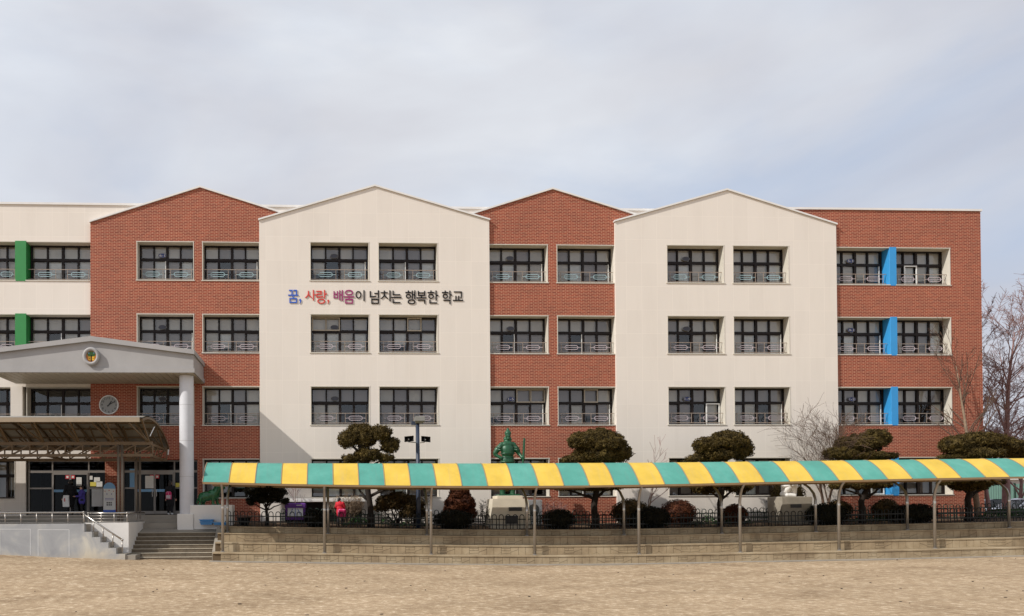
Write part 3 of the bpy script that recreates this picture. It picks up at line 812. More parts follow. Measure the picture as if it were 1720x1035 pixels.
    # class number plate in the upper row
    if (nm, k, ci) in plate_font or (ci == 0 and k >= 1 and nm in ('cream1', 'brick2', 'cream2', 'brick1')):
        q = MB(); px_ = (xm[1] + xm[2]) / 2 + 0.08; pz = zt + 0.2
        q.cur = 0; q.disc(px_, D0 - 0.016, pz, 0.20, 20, 0.115); q.cur = 1; q.disc(px_, D0 - 0.020, pz, 0.185, 20, 0.1)
        if (nm, k, ci) in plate_font:
            q.cur = 2; flat_text(q, plate_font[(nm, k, ci)], px_ - 0.13, px_ + 0.13, pz - 0.055, pz + 0.055, D0 - 0.024)
        q.build('number_plate', ['lampgrey', 'let_navy' if (nm, k, ci) in plate_font else 'plate', 'paper'], wf)

# white cantilever ledge below the first cream bay window
mb = MB(); mb.bev(fx(470, YC), fx(612, YC), YC - 0.55, YC - 0.003, UZ(520, 843, YC), UZ(520, 838, YC), 0.02); mb.build('ledge', 'white_paint', school)
mb = MB(); mb.box(fx(478, YC), fx(606, YC), YC - 0.012, YC - 0.002, 1.2, UZ(520, 844, YC)); mb.build('recess_shade_panel', 'lobby', school)  # flat dark panel, shade of the recess below the ledge painted in

# ------------------------------------------------------------------ entrance doors (part of the building)
def entrance(x0, x1, mull, doors, papers):
    yg = YK + 0.32; z0, z1 = 2.02, 4.60; zh = 4.07; zm = 3.28
    fr = MB()
    fr.box(x0, x1, yg - 0.05, yg + 0.05, z1 - 0.05, z1); fr.box(x0, x1, yg - 0.06, yg + 0.05, zh - 0.05, zh + 0.06)
    for xm_ in mull: fr.box(xm_ - 0.03, xm_ + 0.03, yg - 0.045, yg + 0.05, z0, z1 - 0.05)
    ms = list(mull)
    for i in range(len(ms) - 1):
        if i in doors: continue
        fr.box(ms[i] + 0.03, ms[i + 1] - 0.03, yg - 0.03, yg + 0.03, zm - 0.035, zm + 0.035); fr.box(ms[i] + 0.03, ms[i + 1] - 0.03, yg - 0.035, yg + 0.03, z0, z0 + 0.16)
    f = fr.build('entrance_frame', 'alu', school)
    g = MB(); g.poly([(x0, yg + 0.01, z0), (x1, yg + 0.01, z0), (x1, yg + 0.01, z1), (x0, yg + 0.01, z1)]); g.build('pane', 'doorglass', f)
    for i in doors:
        a, b = ms[i] + 0.035, ms[i + 1] - 0.035; mid = (a + b) / 2
        for (p, q) in ((a, mid - 0.004), (mid + 0.004, b)):
            d = MB(); t = 0.06
            d.box(p, q, yg - 0.10, yg - 0.06, z0 + 0.02, z0 + 0.16); d.box(p, q, yg - 0.10, yg - 0.06, zh - 0.14, zh - 0.055)
            d.box(p, p + t * 0.7, yg - 0.098, yg - 0.06, z0 + 0.16, zh - 0.14); d.box(q - t * 0.7, q, yg - 0.098, yg - 0.06, z0 + 0.16, zh - 0.14)
            dd = d.build('glass_door', 'alu', school)
            s = MB(); s.box(p + t * 0.7, q - t * 0.7, yg - 0.085, yg - 0.08, z0 + 1.08, z0 + 1.2); s.build('blue_strip', 'sky_sticker', dd)
            h = MB(); h.tube([(mid + (-0.1 if q < mid + 0.01 else 0.1), yg - 0.14, z0 + 0.85), (mid + (-0.1 if q < mid + 0.01 else 0.1), yg - 0.14, z0 + 1.2)], 0.014, 8); h.build('handle', 'steel', dd)
            s = MB(); cx = mid + (-0.13 if q < mid + 0.01 else 0.13); s.cur = 0; s.box(cx - 0.09, cx + 0.09, yg - 0.106, yg - 0.103, zh - 0.34, zh - 0.16); s.cur = 1; s.box(cx - 0.05, cx + 0.05, yg - 0.109, yg - 0.1065, zh - 0.30, zh - 0.2); s.build('door_sign', ['red_sign', 'paper'], dd)
    for (xa, xb, za, zb, mt) in papers:
        s = MB(); s.box(xa, xb, yg - 0.058, yg - 0.052, za, zb)
        if mt == 'paper':
            s.cur = 1
            nl = int((zb - za) / 0.075)
            for q in range(1, nl): s.box(xa + 0.03, xb - 0.03 - 0.05 * (q % 3), yg - 0.060, yg - 0.0585, zb - q * 0.075, zb - q * 0.075 + 0.012)
        s.build('notice_paper', [mt, 'blind_grey'], f)
ex = lambda px: UX(px, 820, YK + 0.27)
def ez(py): return UZ(120, py, YK + 0.27)
entrance(fx(44), fx(176.5), [fx(45), ex(88), ex(149), fx(176)], [1],
         [(ex(150.5), ex(155.5), ez(806), ez(799.5), 'paper'), (ex(158), ex(168), ez(810), ez(802), 'paper'), (ex(151.5), ex(161.5), ez(817), ez(810), 'yellow_paper'), (ex(162), ex(172), ez(818), ez(809), 'paper'), (ex(154), ex(172.5), ez(851), ez(822), 'blind_light')])
entrance(fx(204.5), fx(330.5), [fx(205), ex(227), ex(293), fx(330)], [1],
         [(ex(218), ex(226), ez(819), ez(788), 'sky_sticker'), (ex(295), ex(302), ez(819), ez(812), 'yellow_paper')])
mb = MB(); mb.box(fx(30), fx(336), YK + 3.2, YK + 3.3, 2.0, 4.7); mb.box(fx(30), fx(336), YK + 0.6, YK + 3.19, 4.72, 4.8); mb.build('lobby', 'lobby', school)
for (pa, pb, za, zb) in ((244.5, 258.5, 821, 800), (129, 138, 816, 802)):
    s = MB(); s.box(ex(pa), ex(pb), YK + 0.195, YK + 0.2, ez(za), ez(zb)); s.cur = 1
    for q in range(1, 7): s.box(ex(pa) + 0.04, ex(pb) - 0.05, YK + 0.19, YK + 0.194, ez(zb) - q * 0.08, ez(zb) - q * 0.08 + 0.012)
    s.build('door_notice', ['paper', 'blind_grey'], school)

# ------------------------------------------------------------------ lettering
sign = thing('wall_lettering', 'Korean lettering in blue, red, magenta and charcoal on the cream bay', 'sign', (fx(630, YC), YC, UZ(630, 500, YC)))
chars = [('꿈', 484, 501, 488, 510, 'let_blue'), (',', 502.6, 506, 503, 511, 'let_blue'), ('사', 512.3, 530.5, 488, 505.5, 'let_red'), ('랑', 531.2, 549.2, 488, 511, 'let_red'), (',', 549.8, 553, 504, 511, 'let_red'),
         ('배', 560.2, 576, 488, 506, 'let_purple'), ('움', 577.5, 595, 487.5, 510.5, 'let_purple'), ('이', 597, 612.3, 488, 505.8, 'let_black'), ('넘', 621, 636.5, 488, 510.5, 'let_black'), ('치', 639.2, 656, 488, 506, 'let_black'), ('는', 657, 674.3, 488.5, 509.3, 'let_black'),
         ('행', 680.8, 697.8, 487.7, 511, 'let_black'), ('복', 699.5, 716.3, 488.5, 510, 'let_black'), ('한', 718, 736.2, 487.7, 509.5, 'let_black'), ('학', 742.3, 759.2, 487.7, 510.3, 'let_black'), ('교', 760.5, 777.8, 489, 505, 'let_black')]
for ch, a, b, t_, bt, mt in chars:
    q = MB(); flat_text(q, ch, UX(a, 500, YC), UX(b, 500, YC), UZ(630, bt, YC), UZ(630, t_, YC), YC - 0.036, 0.026, 0.003)
    o = q.build('letter', mt, sign)

# ------------------------------------------------------------------ entrance portico
YP = 35.6
portico = thing('entrance_portico', 'grey gabled porch roof on a round white column over the main doors', 'porch', (UX(154, 626, YP), YP, 1.5))
xl, xr = UX(-17, 626, YP), UX(325, 626, YP); xa = UX(154, 600, YP)
zb_ = UZ(200, 626, YP); ze = UZ(325, 596, YP); za = UZ(154, 574, YP)
mb = MB(); mb.prism([(xl, zb_ + 0.2), (xr, zb_ + 0.2), (xr, ze), (xa, za), (xl, ze)], YP, YK - 0.01); mb.build('pediment', 'portico', portico)
mb = MB(); mb.prism([(xl - 0.05, zb_), (xr + 0.05, zb_), (xr + 0.05, zb_ + 0.199), (xl - 0.05, zb_ + 0.199)], YP - 0.05, YK - 0.01); mb.build('fascia_band', 'portico', portico)
mb = MB(); t = 0.2; ov = 0.06
mb.prism([(xl - ov, ze + 0.002), (xa, za + 0.003), (xr + ov, ze + 0.002), (xr + ov, ze + t), (xa, za + t + 0.02), (xl - ov, ze + t)], YP - 0.14, YK - 0.012); mb.build('roof_coping', 'portico', portico)
mb = MB()
nx_ = int((xr - xl) / 0.3)
for i in range(nx_):
    xx = xl + (xr - xl) * i / nx_; mb.box(xx + 0.012, xx + (xr - xl) / nx_ - 0.012, YP + 0.02, YK - 0.02, zb_ - 0.03, zb_ - 0.002)
mb.build('soffit', 'soffit', portico)
for px in (313.5, -38):
    cx, cyy = UX(313.5, 750, 36.25) if px > 0 else UX(px, 750, 36.25), 36.25
    mb = MB(); mb.smooth = True; mb.lathe([(0.315, UZ(313, 863, 36)), (0.315, zb_ - 0.04)], cx, cyy, 32, False)
    mb.smooth = False
    c = mb.build('column', 'column', portico)
    for z in (3.7, 5.3, 6.9):
        j = MB(); j.lathe([(0.317, z), (0.3175, z + 0.012)], cx, cyy, 32, False); j.build('joint_ring', 'portico', c)
    p = MB(); p.bev(cx - 0.37, cx + 0.34, 35.9, 36.6, 1.2, UZ(313, 863, 36), 0.02); p.build('plinth', 'white_paint', c)
ex_, ezz = UX(154.3, 599, YP), UZ(154.3, 599.5, YP)
mb = MB(); mb.smooth = True
prof = [(0.36, -0.0), (0.36, -0.16), (0.30, -0.2), (0.235, -0.17), (0.225, -0.06)]
nn = 32; b = len(mb.v)
for r, dy in prof:
    for k in range(nn):
        a = 2 * math.pi * k / nn; mb.v.append((ex_ + r * math.cos(a), YP - 0.001 + dy, ezz + r * 1.1 * math.sin(a)))
for i in range(len(prof) - 1):
    for k in range(nn):
        j = (k + 1) % nn; mb.face((b + i * nn + k, b + i * nn + j, b + i * nn + nn + j, b + i * nn + nn + k))
em = mb.build('emblem_ring', 'portico', portico)
mb = MB(); y = YP - 0.07
mb.cur = 0; mb.disc(ex_, y, ezz, 0.228, 28, 0.25)
mb.cur = 1; mb.poly([(ex_ - 0.10 + 0, y - 0.006, ezz - 0.2)] + [(ex_ + 0.2 * math.cos(t_), y - 0.006, ezz + 0.06 + 0.15 * math.sin(t_)) for t_ in np.linspace(-0.5, math.pi + 0.5, 14)] + [(ex_ - 0.12, y - 0.006, ezz - 0.02)]) if False else mb.disc(ex_, y - 0.006, ezz + 0.1, 0.175, 20, 0.125)
mb.cur = 2
for s in (-1, 1): mb.box(ex_ + s * 0.08 - 0.052, ex_ + s * 0.08 + 0.052, y - 0.016, y - 0.003, ezz - 0.17, ezz + 0.0)
mb.cur = 3; mb.box(ex_ - 0.018, ex_ + 0.018, y - 0.02, y - 0.004, ezz - 0.23, ezz + 0.06)
for s in (-1, 1): mb.disc(ex_ + s * 0.08, y - 0.019, ezz - 0.08, 0.02, 10)
mb.cur = 4
for s in (-1, 1): mb.disc(ex_ + s * 0.11, y - 0.012, ezz + 0.15, 0.03, 10)
mb.build('tree_emblem', ['emb_orange', 'emb_green', 'emb_yellow', 'bark', 'sky_sticker'], em)

# ------------------------------------------------------------------ clock
yc = YK - 0.002
ccx, ccz = UX(183.5, 680, YK), UZ(183.5, 680.5, YK)
clock = thing('wall_clock', 'round white wall clock on the brick wall under the porch', 'clock', (ccx, yc, ccz))
def ringy(mb, cx, cz, prof, n=36):
    b = len(mb.v)
    for r, y in prof:
        for k in range(n):
            a = 2 * math.pi * k / n; mb.v.append((cx + r * math.cos(a), y, cz + r * math.sin(a)))
    for i in range(len(prof) - 1):
        for k in range(n):
            j = (k + 1) % n; mb.face((b + i * n + k, b + i * n + j, b + i * n + n + j, b + i * n + n + k))
mb = MB(); mb.smooth = True; ringy(mb, ccx, ccz, [(0.455, yc), (0.455, yc - 0.1), (0.44, yc - 0.12), (0.415, yc - 0.1), (0.413, yc - 0.05)]); mb.build('rim', 'marble', clock)
mb = MB(); mb.disc(ccx, yc - 0.055, ccz, 0.414, 36); mb.build('face', 'clockface', clock)
mb = MB()
for h in range(1, 13):
    a = math.pi / 2 - h * math.pi / 6; x, z = ccx + 0.325 * math.cos(a), ccz + 0.325 * math.sin(a)
    flat_text(mb, str(h), x - 0.06, x + 0.06, z - 0.05, z + 0.05, yc - 0.058, 0, 0.01, True)
mb.build('numerals', 'black', clock)
for ang, ln, w, y in ((60, 0.33, 0.03, 0.066), (35, 0.22, 0.04, 0.072)):
    a = R(90 - (60 if ln > 0.3 else 35)); q = MB(); d = Vector((math.cos(a), 0, math.sin(a)))
    q.obox(Vector((ccx, yc - y, ccz)) - d * 0.1, Vector((ccx, yc - y, ccz)) + d * ln, 0.006, w); q.build('minute_hand' if ln > 0.3 else 'hour_hand', 'black', clock)

# ------------------------------------------------------------------ vaulted glass canopy in front of the doors
YV0, YV1 = 31.9, 37.9
vault = thing('vaulted_canopy', 'curved translucent canopy on brown steel trusses before the main doors', 'canopy', (UX(120, 750, 34), 34.5, 1.5))
vx0, vx1 = -19.5, UX(234, 703, YV0)
zf = UZ(120, 704, YV0)                       # front edge height
prof = []
for i in range(13):
    t_ = i / 12; yy = YV0 + 0.45 + (YV1 - YV0 - 0.45) * t_
    prof.append((yy, zf + 0.30 - 0.95 * max(0, (t_ - 0.30) / 0.70) ** 2.2 - 0.25 * max(0, 0.3 - t_) ** 2 * 10))
mb = MB(); mb.smooth = True
nseg = 14; b = 0
for (y, z) in prof:
    for i in range(nseg + 1): mb.v.append((vx0 + (vx1 - vx0) * i / nseg, y, z))
np_ = len(prof)
for i in range(np_ - 1):
    for j in range(nseg): mb.face((i * (nseg + 1) + j, i * (nseg + 1) + j + 1, (i + 1) * (nseg + 1) + j + 1, (i + 1) * (nseg + 1) + j))
off = len(mb.v)
mb.v += [(x, y, z + 0.03) for (x, y, z) in mb.v[:off]]
for i in range(np_ - 1):
    for j in range(nseg): mb.face(tuple(off + q for q in ((i + 1) * (nseg + 1) + j, (i + 1) * (nseg + 1) + j + 1, i * (nseg + 1) + j + 1, i * (nseg + 1) + j)))
mb.build('vault_sheet', 'vault', vault)
mb = MB(); mb.box(vx0, vx1, YV0, YV0 + 0.12, zf - 0.11, zf + 0.07); mb.build('front_gutter', 'gutter', vault)
mb = MB(); mb.poly([(vx0, YV0, zf + 0.075), (vx1, YV0, zf + 0.075), (vx1, YV0 + 0.6, zf + 0.16), (vx0, YV0 + 0.6, zf + 0.16)]); mb.poly([(vx0, YV0 + 0.6, zf + 0.155), (vx1, YV0 + 0.6, zf + 0.155), (vx1, YV0, zf + 0.07), (vx0, YV0, zf + 0.07)]); mb.build('gutter_flashing', 'portico', vault)
for i in range(nseg + 1):
    x = vx0 + (vx1 - vx0) * i / nseg
    q = MB()
    for p0, p1 in zip(prof[:-1], prof[1:]): q.obox((x, p0[0], p0[1] - 0.06), (x, p1[0], p1[1] - 0.06), 0.06, 0.1)
    q.build('arch_rib', 'tan_steel', vault)
q = MB()
for i in (2, 4, 6, 8, 10, 12): q.obox((vx0, prof[i][0], prof[i][1] - 0.05), (vx1, prof[i][0], prof[i][1] - 0.05), 0.05, 0.07)
q.build('purlins', 'tan_steel', vault)
zt1, zt0 = UZ(120, 745, 34.0), UZ(120, 765, 34.0)
def truss(y, xa, xb):
    q = MB()
    q.obox((xa, y, zt1), (xb, y, zt1), 0.1, 0.14); q.obox((xa, y, zt0), (xb, y, zt0), 0.09, 0.12)
    n = int((xb - xa) / 0.7)
    for i in range(n + 1):
        x = xa + (xb - xa) * i / n
        q.obox((x, y, zt0 + 0.06), (x, y, zt1 - 0.07), 0.05, 0.05)
        if i < n:
            x2 = xa + (xb - xa) * (i + 1) / n; mid = (xa + xb) / 2 - 1.2
            if x > mid: q.obox((x, y, zt0 + 0.05), (x2, y, zt1 - 0.06), 0.045, 0.045)
            else: q.obox((x, y, zt1 - 0.06), (x2, y, zt0 + 0.05), 0.045, 0.045)
    q.build('truss', 'tan_steel', vault)
truss(34.0, vx0, vx1 + 0.08); truss(36.9, vx0, vx1 + 0.1)
for xt in (vx1 - 0.05, vx1 - 1.27, vx1 - 4.4, vx1 - 7.4):
    q = MB(); q.obox((xt, 34.08, zt1 - 0.02), (xt, 36.82, zt1 - 0.02), 0.08, 0.1); q.obox((xt, 34.08, zt0), (xt, 36.82, zt0), 0.07, 0.09)
    for i in range(4): q.obox((xt, 34.1 + i * 0.7, zt0 + (0.04 if i % 2 else 0.42)), (xt, 34.1 + (i + 1) * 0.7, zt0 + (0.42 if i % 2 else 0.04)), 0.04, 0.04)
    q.build('cross_truss', 'tan_steel', vault)
n = 9
for i in range(n):     # V struts from the trusses up to the vault
    x = vx1 - 0.12 - i * 1.45
    for y, pi in ((34.0, 4), (36.9, 10)):
        q = MB()
        for dx in (-0.62, 0.02): q.obox((x + (0 if dx < 0 else 0.05), y, zt1 + 0.05), (x + dx, prof[pi if dx < 0 else pi - 3][0], prof[pi if dx < 0 else pi - 3][1] - 0.1), 0.06, 0.06)
        q.obox((x, y, zt1 + 0.05), (x - 0.4, prof[0][0] if y < 35 else 36.0, zf - 0.1 if y < 35 else prof[8][1] - 0.1), 0.05, 0.05)
        q.build('strut', 'tan_steel', vault)
for (px, Y) in ((202, 34.0), (232, 36.9)):
    for k in range(2):
        x = UX(px, 800, Y) - k * 7.5
        q = MB(); q.smooth = True
        for dx in (-0.075, 0.075): q.tube([(x + dx, Y, 1.3), (x + dx, Y, zt1 - 0.05)], 0.058, 10)
        q.build('post', 'vault_post', vault)
q = MB(); q.tube([(vx1 + 0.06, 34.4, zf - 0.05), (vx1 - 0.04, 34.0, zt1 + 0.3)], 0.02, 8); q.tube([(UX(283, 745, 37.8), 37.8, prof[-1][1] - 0.1), (UX(282, 745, 37.8), 37.8, prof[-1][1] - 0.35)], 0.035, 8); q.build('downpipe', 'marble', vault)

# ------------------------------------------------------------------ terraces, steps, walls
# entrance platform with three steps, sloping forecourt
xb0 = UX(216, 900, 33.6); xq = UX(322, 870, 36.5)
mb = MB()
for i in range(3): mb.box(-24, UX(303, 870, 36.6), 36.25 + 0.32 * i, 38.9, (1.3 if i == 0 else 1.641 + 0.18 * (i - 1) + 0.0), 1.64 + 0.18 * i)
mb.box(UX(303, 870, 36.6) + 0.001, fx(345), 37.2, 38.56, 1.3, 2.0)
struct('entrance_platform', mb, 'concrete')
mb = MB()
mb.prismx([(35.25, 0.3), (37.3, 0.3), (37.3, 1.46), (36.4, 1.44), (35.25, 1.215)], xb0 + 0.002, UX(384, 880, 36))
struct('forecourt', mb, 'concrete')
mb = MB(); mb.box(-24, xb0 - 0.252, 33.86, 36.3, 0.2, 1.66); struct('raised_deck', mb, 'concrete')

# main stairs
stairs = thing('front_steps', 'flight of worn concrete steps between the white wall and the stone terraces', 'steps', (UX(295, 940, 33.6), 33.6, 0.1))
sx0, sx1 = xb0 + 0.002, UX(357, 935, 33.6)
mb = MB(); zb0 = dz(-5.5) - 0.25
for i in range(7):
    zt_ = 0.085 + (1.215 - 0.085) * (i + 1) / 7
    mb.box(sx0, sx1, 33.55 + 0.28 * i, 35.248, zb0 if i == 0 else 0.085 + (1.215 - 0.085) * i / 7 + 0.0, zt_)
mb.build('risers', 'riser_concrete', stairs)
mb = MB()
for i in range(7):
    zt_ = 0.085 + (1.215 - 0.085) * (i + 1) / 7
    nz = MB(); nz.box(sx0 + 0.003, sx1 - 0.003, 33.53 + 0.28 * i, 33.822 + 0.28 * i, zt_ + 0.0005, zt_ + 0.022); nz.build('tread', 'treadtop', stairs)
mb.prismx([(33.45, zb0), (35.3, zb0), (35.3, 1.42), (34.9, 1.42), (33.5, 0.5), (33.45, 0.35)], sx1 + 0.001, sx1 + 0.36); mb.build('cheek_wall', 'concrete', stairs)

# block wall beside the steps and long front wall with the side stairs
wall = thing('ramp_wall', 'patched grey and white painted retaining wall with a sawtooth stair edge', 'wall', (UX(60, 935, 32.7), 32.7, 0.2))
ztw_ = UZ(180, 878, 33.6)
mb = MB(); mb.box(UX(140, 900, 33.6), xb0, 33.6, 33.85, -0.2, ztw_); mb.box(xb0 - 0.25, xb0, 33.8501, 37.1, 0.2, ztw_); mb.build('white_wall', 'white_paint', wall)
YF = 32.7
sxs = [UX(x, 900, YF) for x in (141.5, 154.5, 168.5, 182, 195, 210)]
szs = [UZ(150, y, YF) for y in (879.5, 893.5, 902.5, 911.5, 921, 931)]
gz = -0.3
poly = [(-24, gz), (sxs[5], gz), (sxs[5], szs[5]), (sxs[4], szs[5]), (sxs[4], szs[4]), (sxs[3], szs[4]), (sxs[3], szs[3]), (sxs[2], szs[3]), (sxs[2], szs[2]), (sxs[1], szs[2]), (sxs[1], szs[1]), (sxs[0], szs[1]), (sxs[0], szs[0]), (-24, szs[0])]
mb = MB(); mb.prism(poly, YF, YF + 0.28); mb.build('stair_side_wall', 'oldwall', wall)
mb = MB()
px_l = [sxs[0]] + sxs[1:]
for i in range(5): mb.box(sxs[i] + 0.001, sxs[i + 1], YF + 0.281, 33.595, gz, szs[i + 1] - 0.004)
mb.box(sxs[5] + 0.002, sxs[5] + 0.4, YF + 0.05, 33.59, gz, dz(-7.8) + 0.17)
mb.build('side_stairs', 'concrete', wall)
mb = MB(); mb.box(-24, sxs[0], YF + 0.281, 33.6 + 0.035, 0.2, szs[0] - 0.03); mb.build('landing', 'concrete', wall)
# thin panel lines scored on the wall
mb = MB()
for (a, b, c, d) in ((0, 51, 889, 932), (64, 116, 890, 934)):
    for (p, q) in (((a, c), (b, c)), ((a, c), (a, d)), ((b, c), (b, d))):
        P = U(*p, YF); Q = U(*q, YF); mb.obox((P[0], YF - 0.003, P[2]), (Q[0], YF - 0.003, Q[2]), 0.004, 0.012) if p[1] == q[1] else mb.box(P[0] - 0.006, P[0] + 0.006, YF - 0.004, YF - 0.001, Q[2], P[2])
mb.build('scored_panel_line', 'marble', wall)

def rail_run(name, label, pts_top, z_low, posts_n, bars, balu=None, r=0.035, group='stainless railings at the entrance'):
    """straight stainless railing from pts_top[0] to pts_top[1] (top rail), base height z_low(x)"""
    a, b = Vector(pts_top[0]), Vector(pts_top[1])
    t = thing(name, label, 'railing', (a.x, a.y, z_low(0)), group)
    q = MB(); q.smooth = True; q.tube([a, b], r, 10); q.build('top_rail', 'steel', t)
    for i in range(posts_n):
        p = a.lerp(b, i / (posts_n - 1)); u = i / (posts_n - 1)
        q = MB(); q.smooth = True; q.tube([(p.x, p.y, z_low(u)), (p.x, p.y, p.z - r * 0.5)], 0.027, 8)
        if i in (0, posts_n - 1): q.ellipsoid((p.x, p.y, p.z), (0.05, 0.05, 0.05), 10, 8)
        q.build('post', 'post', t)
    for k, h in enumerate(bars):
        q = MB(); q.smooth = True
        za_, zb_2 = z_low(0) + (a.z - z_low(0)) * h, z_low(1) + (b.z - z_low(1)) * h
        q.tube([(a.x, a.y, za_), (b.x, b.y, zb_2)], 0.016, 6); q.build('mid_rail', 'post', t)
    if balu:
        q = MB()
        for i in range(balu):
            u = (i + 0.5) / balu; p = a.lerp(b, u); q.tube([(p.x, p.y, z_low(u) + 0.04), (p.x, p.y, p.z - r)], 0.011, 6)
        q.build('balusters', 'post', t)
    return t
zt_r = UZ(80, 861, YF + 0.12)
rail_run('handrail', 'long level stainless railing along the grey painted front wall', [(-21.5, YF + 0.12, zt_r), (UX(139, 861, YF), YF + 0.12, zt_r)], lambda u: szs[0], 20, (0.1, 0.42, 0.72))
P0, P1 = U(141, 864, YF + 0.12), U(205.5, 907, YF + 0.12)
t = rail_run('handrail', 'sloping stainless handrail going down the side stairs', [(P0[0], YF + 0.12, P0[2]), (P1[0], YF + 0.12, P1[2])], lambda u: szs[0] + (szs[5] - szs[0]) * u - 0.02, 5, ())
zr2 = UZ(180, 862, 33.7)
rail_run('handrail', 'short level stainless railing on top of the white wall facing the playground', [(UX(148.5, 862, 33.7), 33.7, zr2), (UX(213.5, 862, 33.7), 33.7, zr2)], lambda u: ztw_, 4, (0.12, 0.42, 0.72))
rail_run('handrail', 'stainless railing with close balusters running back beside the front steps', [(xb0 - 0.1, 33.76, zr2), (xb0 - 0.1, 37.0, zr2)], lambda u: ztw_, 3, (0.1,), 16)

# terraced stone-pattern wall: four tiers following the slightly sagging ground line
tw = thing('terraced_wall', 'four stepped tiers of stone patterned concrete below the garden', 'retaining wall', (8, YB, 0))
tx0, tx1 = UX(357, 940, YB), 46.0
YT = [32.6, 33.36, 34.12, 34.88, 35.3]
ZT = [0.375, 0.755, 1.125, 1.385]
def stones():
    """outlines of the stamped stones within one 1.34 x 1 module (u, v)"""
    return [[(0, 0), (0.36, 0), (0.40, 0.22), (0, 0.12)], [(0, 0.12), (0.40, 0.22), (0.40, 0.52), (0, 0.52)], [(0, 0.52), (0.15, 0.52), (0.15, 0.8), (0, 0.8)], [(0.15, 0.52), (0.38, 0.52), (0.38, 0.8), (0.15, 0.8)], [(0, 0.8), (0.38, 0.8), (0.38, 1), (0, 1)],
            [(0.36, 0), (0.72, 0), (0.72, 0.68), (0.40, 0.34), (0.40, 0.22)], [(0.40, 0.34), (0.72, 0.68), (0.72, 1), (0.38, 1), (0.38, 0.52)], [(0.72, 0), (1.02, 0), (1.02, 1), (0.72, 1)], [(1.02, 0), (1.20, 0), (1.34, 0.30), (1.34, 1), (1.02, 1)], [(1.20, 0), (1.34, 0), (1.34, 0.30)]]
for ti in range(4):
    mb = MB()
    z_lo = -0.06 if ti == 0 else ZT[ti - 1]; y0, y1 = YT[ti], YT[ti + 1]
    hs = 30
    X = np.linspace(tx0, tx1, hs + 1)
    for i in range(hs):
        a, b = X[i], X[i + 1]; za, zb = dz(a), dz(b)
        bb = len(mb.v)
        for (x, z) in ((a, za), (b, zb)):
            mb.v += [(x, y0 + 0.03, z + z_lo - 0.25), (x, y0 + 0.03, z + ZT[ti] - 0.05), (x, y0 - 0.02, z + ZT[ti] - 0.05), (x, y0 - 0.02, z + ZT[ti]), (x, y1 + 0.06, z + ZT[ti])]
        for k, mt in ((0, 1), (1, 0), (2, 0), (3, 0)):
            mb.cur = mt; mb.face((bb + k, bb + 5 + k, bb + 6 + k, bb + 1 + k))
    if ti == 0:
        mb.cur = 0
    bb = len(mb.v); mb.cur = 0
    mb.v += [(tx0, y0 + 0.03, -0.4), (tx0, y1 + 0.06, -0.4), (tx0, y1 + 0.06, dz(tx0) + ZT[ti]), (tx0, y0 + 0.03, dz(tx0) + ZT[ti])]; mb.face((bb, bb + 1, bb + 2, bb + 3))
    zh = ZT[ti] - 0.055 - z_lo
    rr = random.Random(ti)
    u0 = tx0 - rr.uniform(0, 1.2)
    while u0 < tx1:
        flip = rr.random() < 0.12
        for st in stones():
            if ti == 3: st = [(p[0], p[1]) for p in st]
            pts = [((1.34 - u) if flip else u, v) for u, v in st]
            if flip: pts = pts[::-1]
            if u0 + min(p[0] for p in pts) < tx0 + 0.02: continue
            c = np.mean(pts, 0); g_ = 0.006
            Q = []
            for p in pts:
                d = np.array(p) - c; sc_ = np.array([max(0, abs(d[0]) - g_) * np.sign(d[0]), max(0, abs(d[1]) * zh - g_) * np.sign(d[1])])
                Q.append((u0 + c[0] + sc_[0], c[1] * zh + sc_[1]))
            yo = y0 + 0.002 + rr.uniform(-0.004, 0.004)
            bb = len(mb.v); n = len(Q); mb.cur = 0
            mb.v += [(x, yo, dz(x) + z_lo + z) for x, z in Q] + [(x, y0 + 0.029, dz(x) + z_lo + z) for x, z in Q]
            mb.face(range(bb, bb + n))
            for i in range(n): mb.face((bb + i, bb + n + i, bb + n + (i + 1) % n, bb + (i + 1) % n))
        u0 += 1.34
    mb.build('tier', ['tier', 'groove'], tw)
mb = MB(); X = np.linspace(tx0 - 0.1, tx1, 31)
for a, b in zip(X[:-1], X[1:]):
    bb = len(mb.v)
    for x in (a, b): z = dz(x); mb.v += [(x, YB - 0.28, z - 0.1), (x, YB - 0.28, z + 0.03), (x, YB + 0.05, z + 0.045), (x, YB + 0.05, z - 0.1)]
    for k in range(3): mb.face((bb + k, bb + 4 + k, bb + 5 + k, bb + 1 + k))
mb.build('base_kerb', 'concrete', tw)

# garden bed
mb = MB()
X = np.linspace(UX(384, 880, 36), 46, 60); Yg = np.linspace(35.32, 50, 26)
gx0 = X[0]
def gz_(x, y): return dz(x) + 1.37 + min(0.25, (y - 35.3) * 0.07) + 0.03 * math.sin(x * 2.1) * math.sin(y * 3.0) * min(1, (y - 35.3))
for y in Yg:
    for x in X: mb.v.append((float(x), float(y), gz_(x, y)))
for j in range(len(Yg) - 1):
    for i in range(len(X) - 1):
        k = j * len(X) + i; mb.face((k, k + 1, k + 1 + len(X), k + len(X)))
struct('garden_bed', mb, 'soil', True)

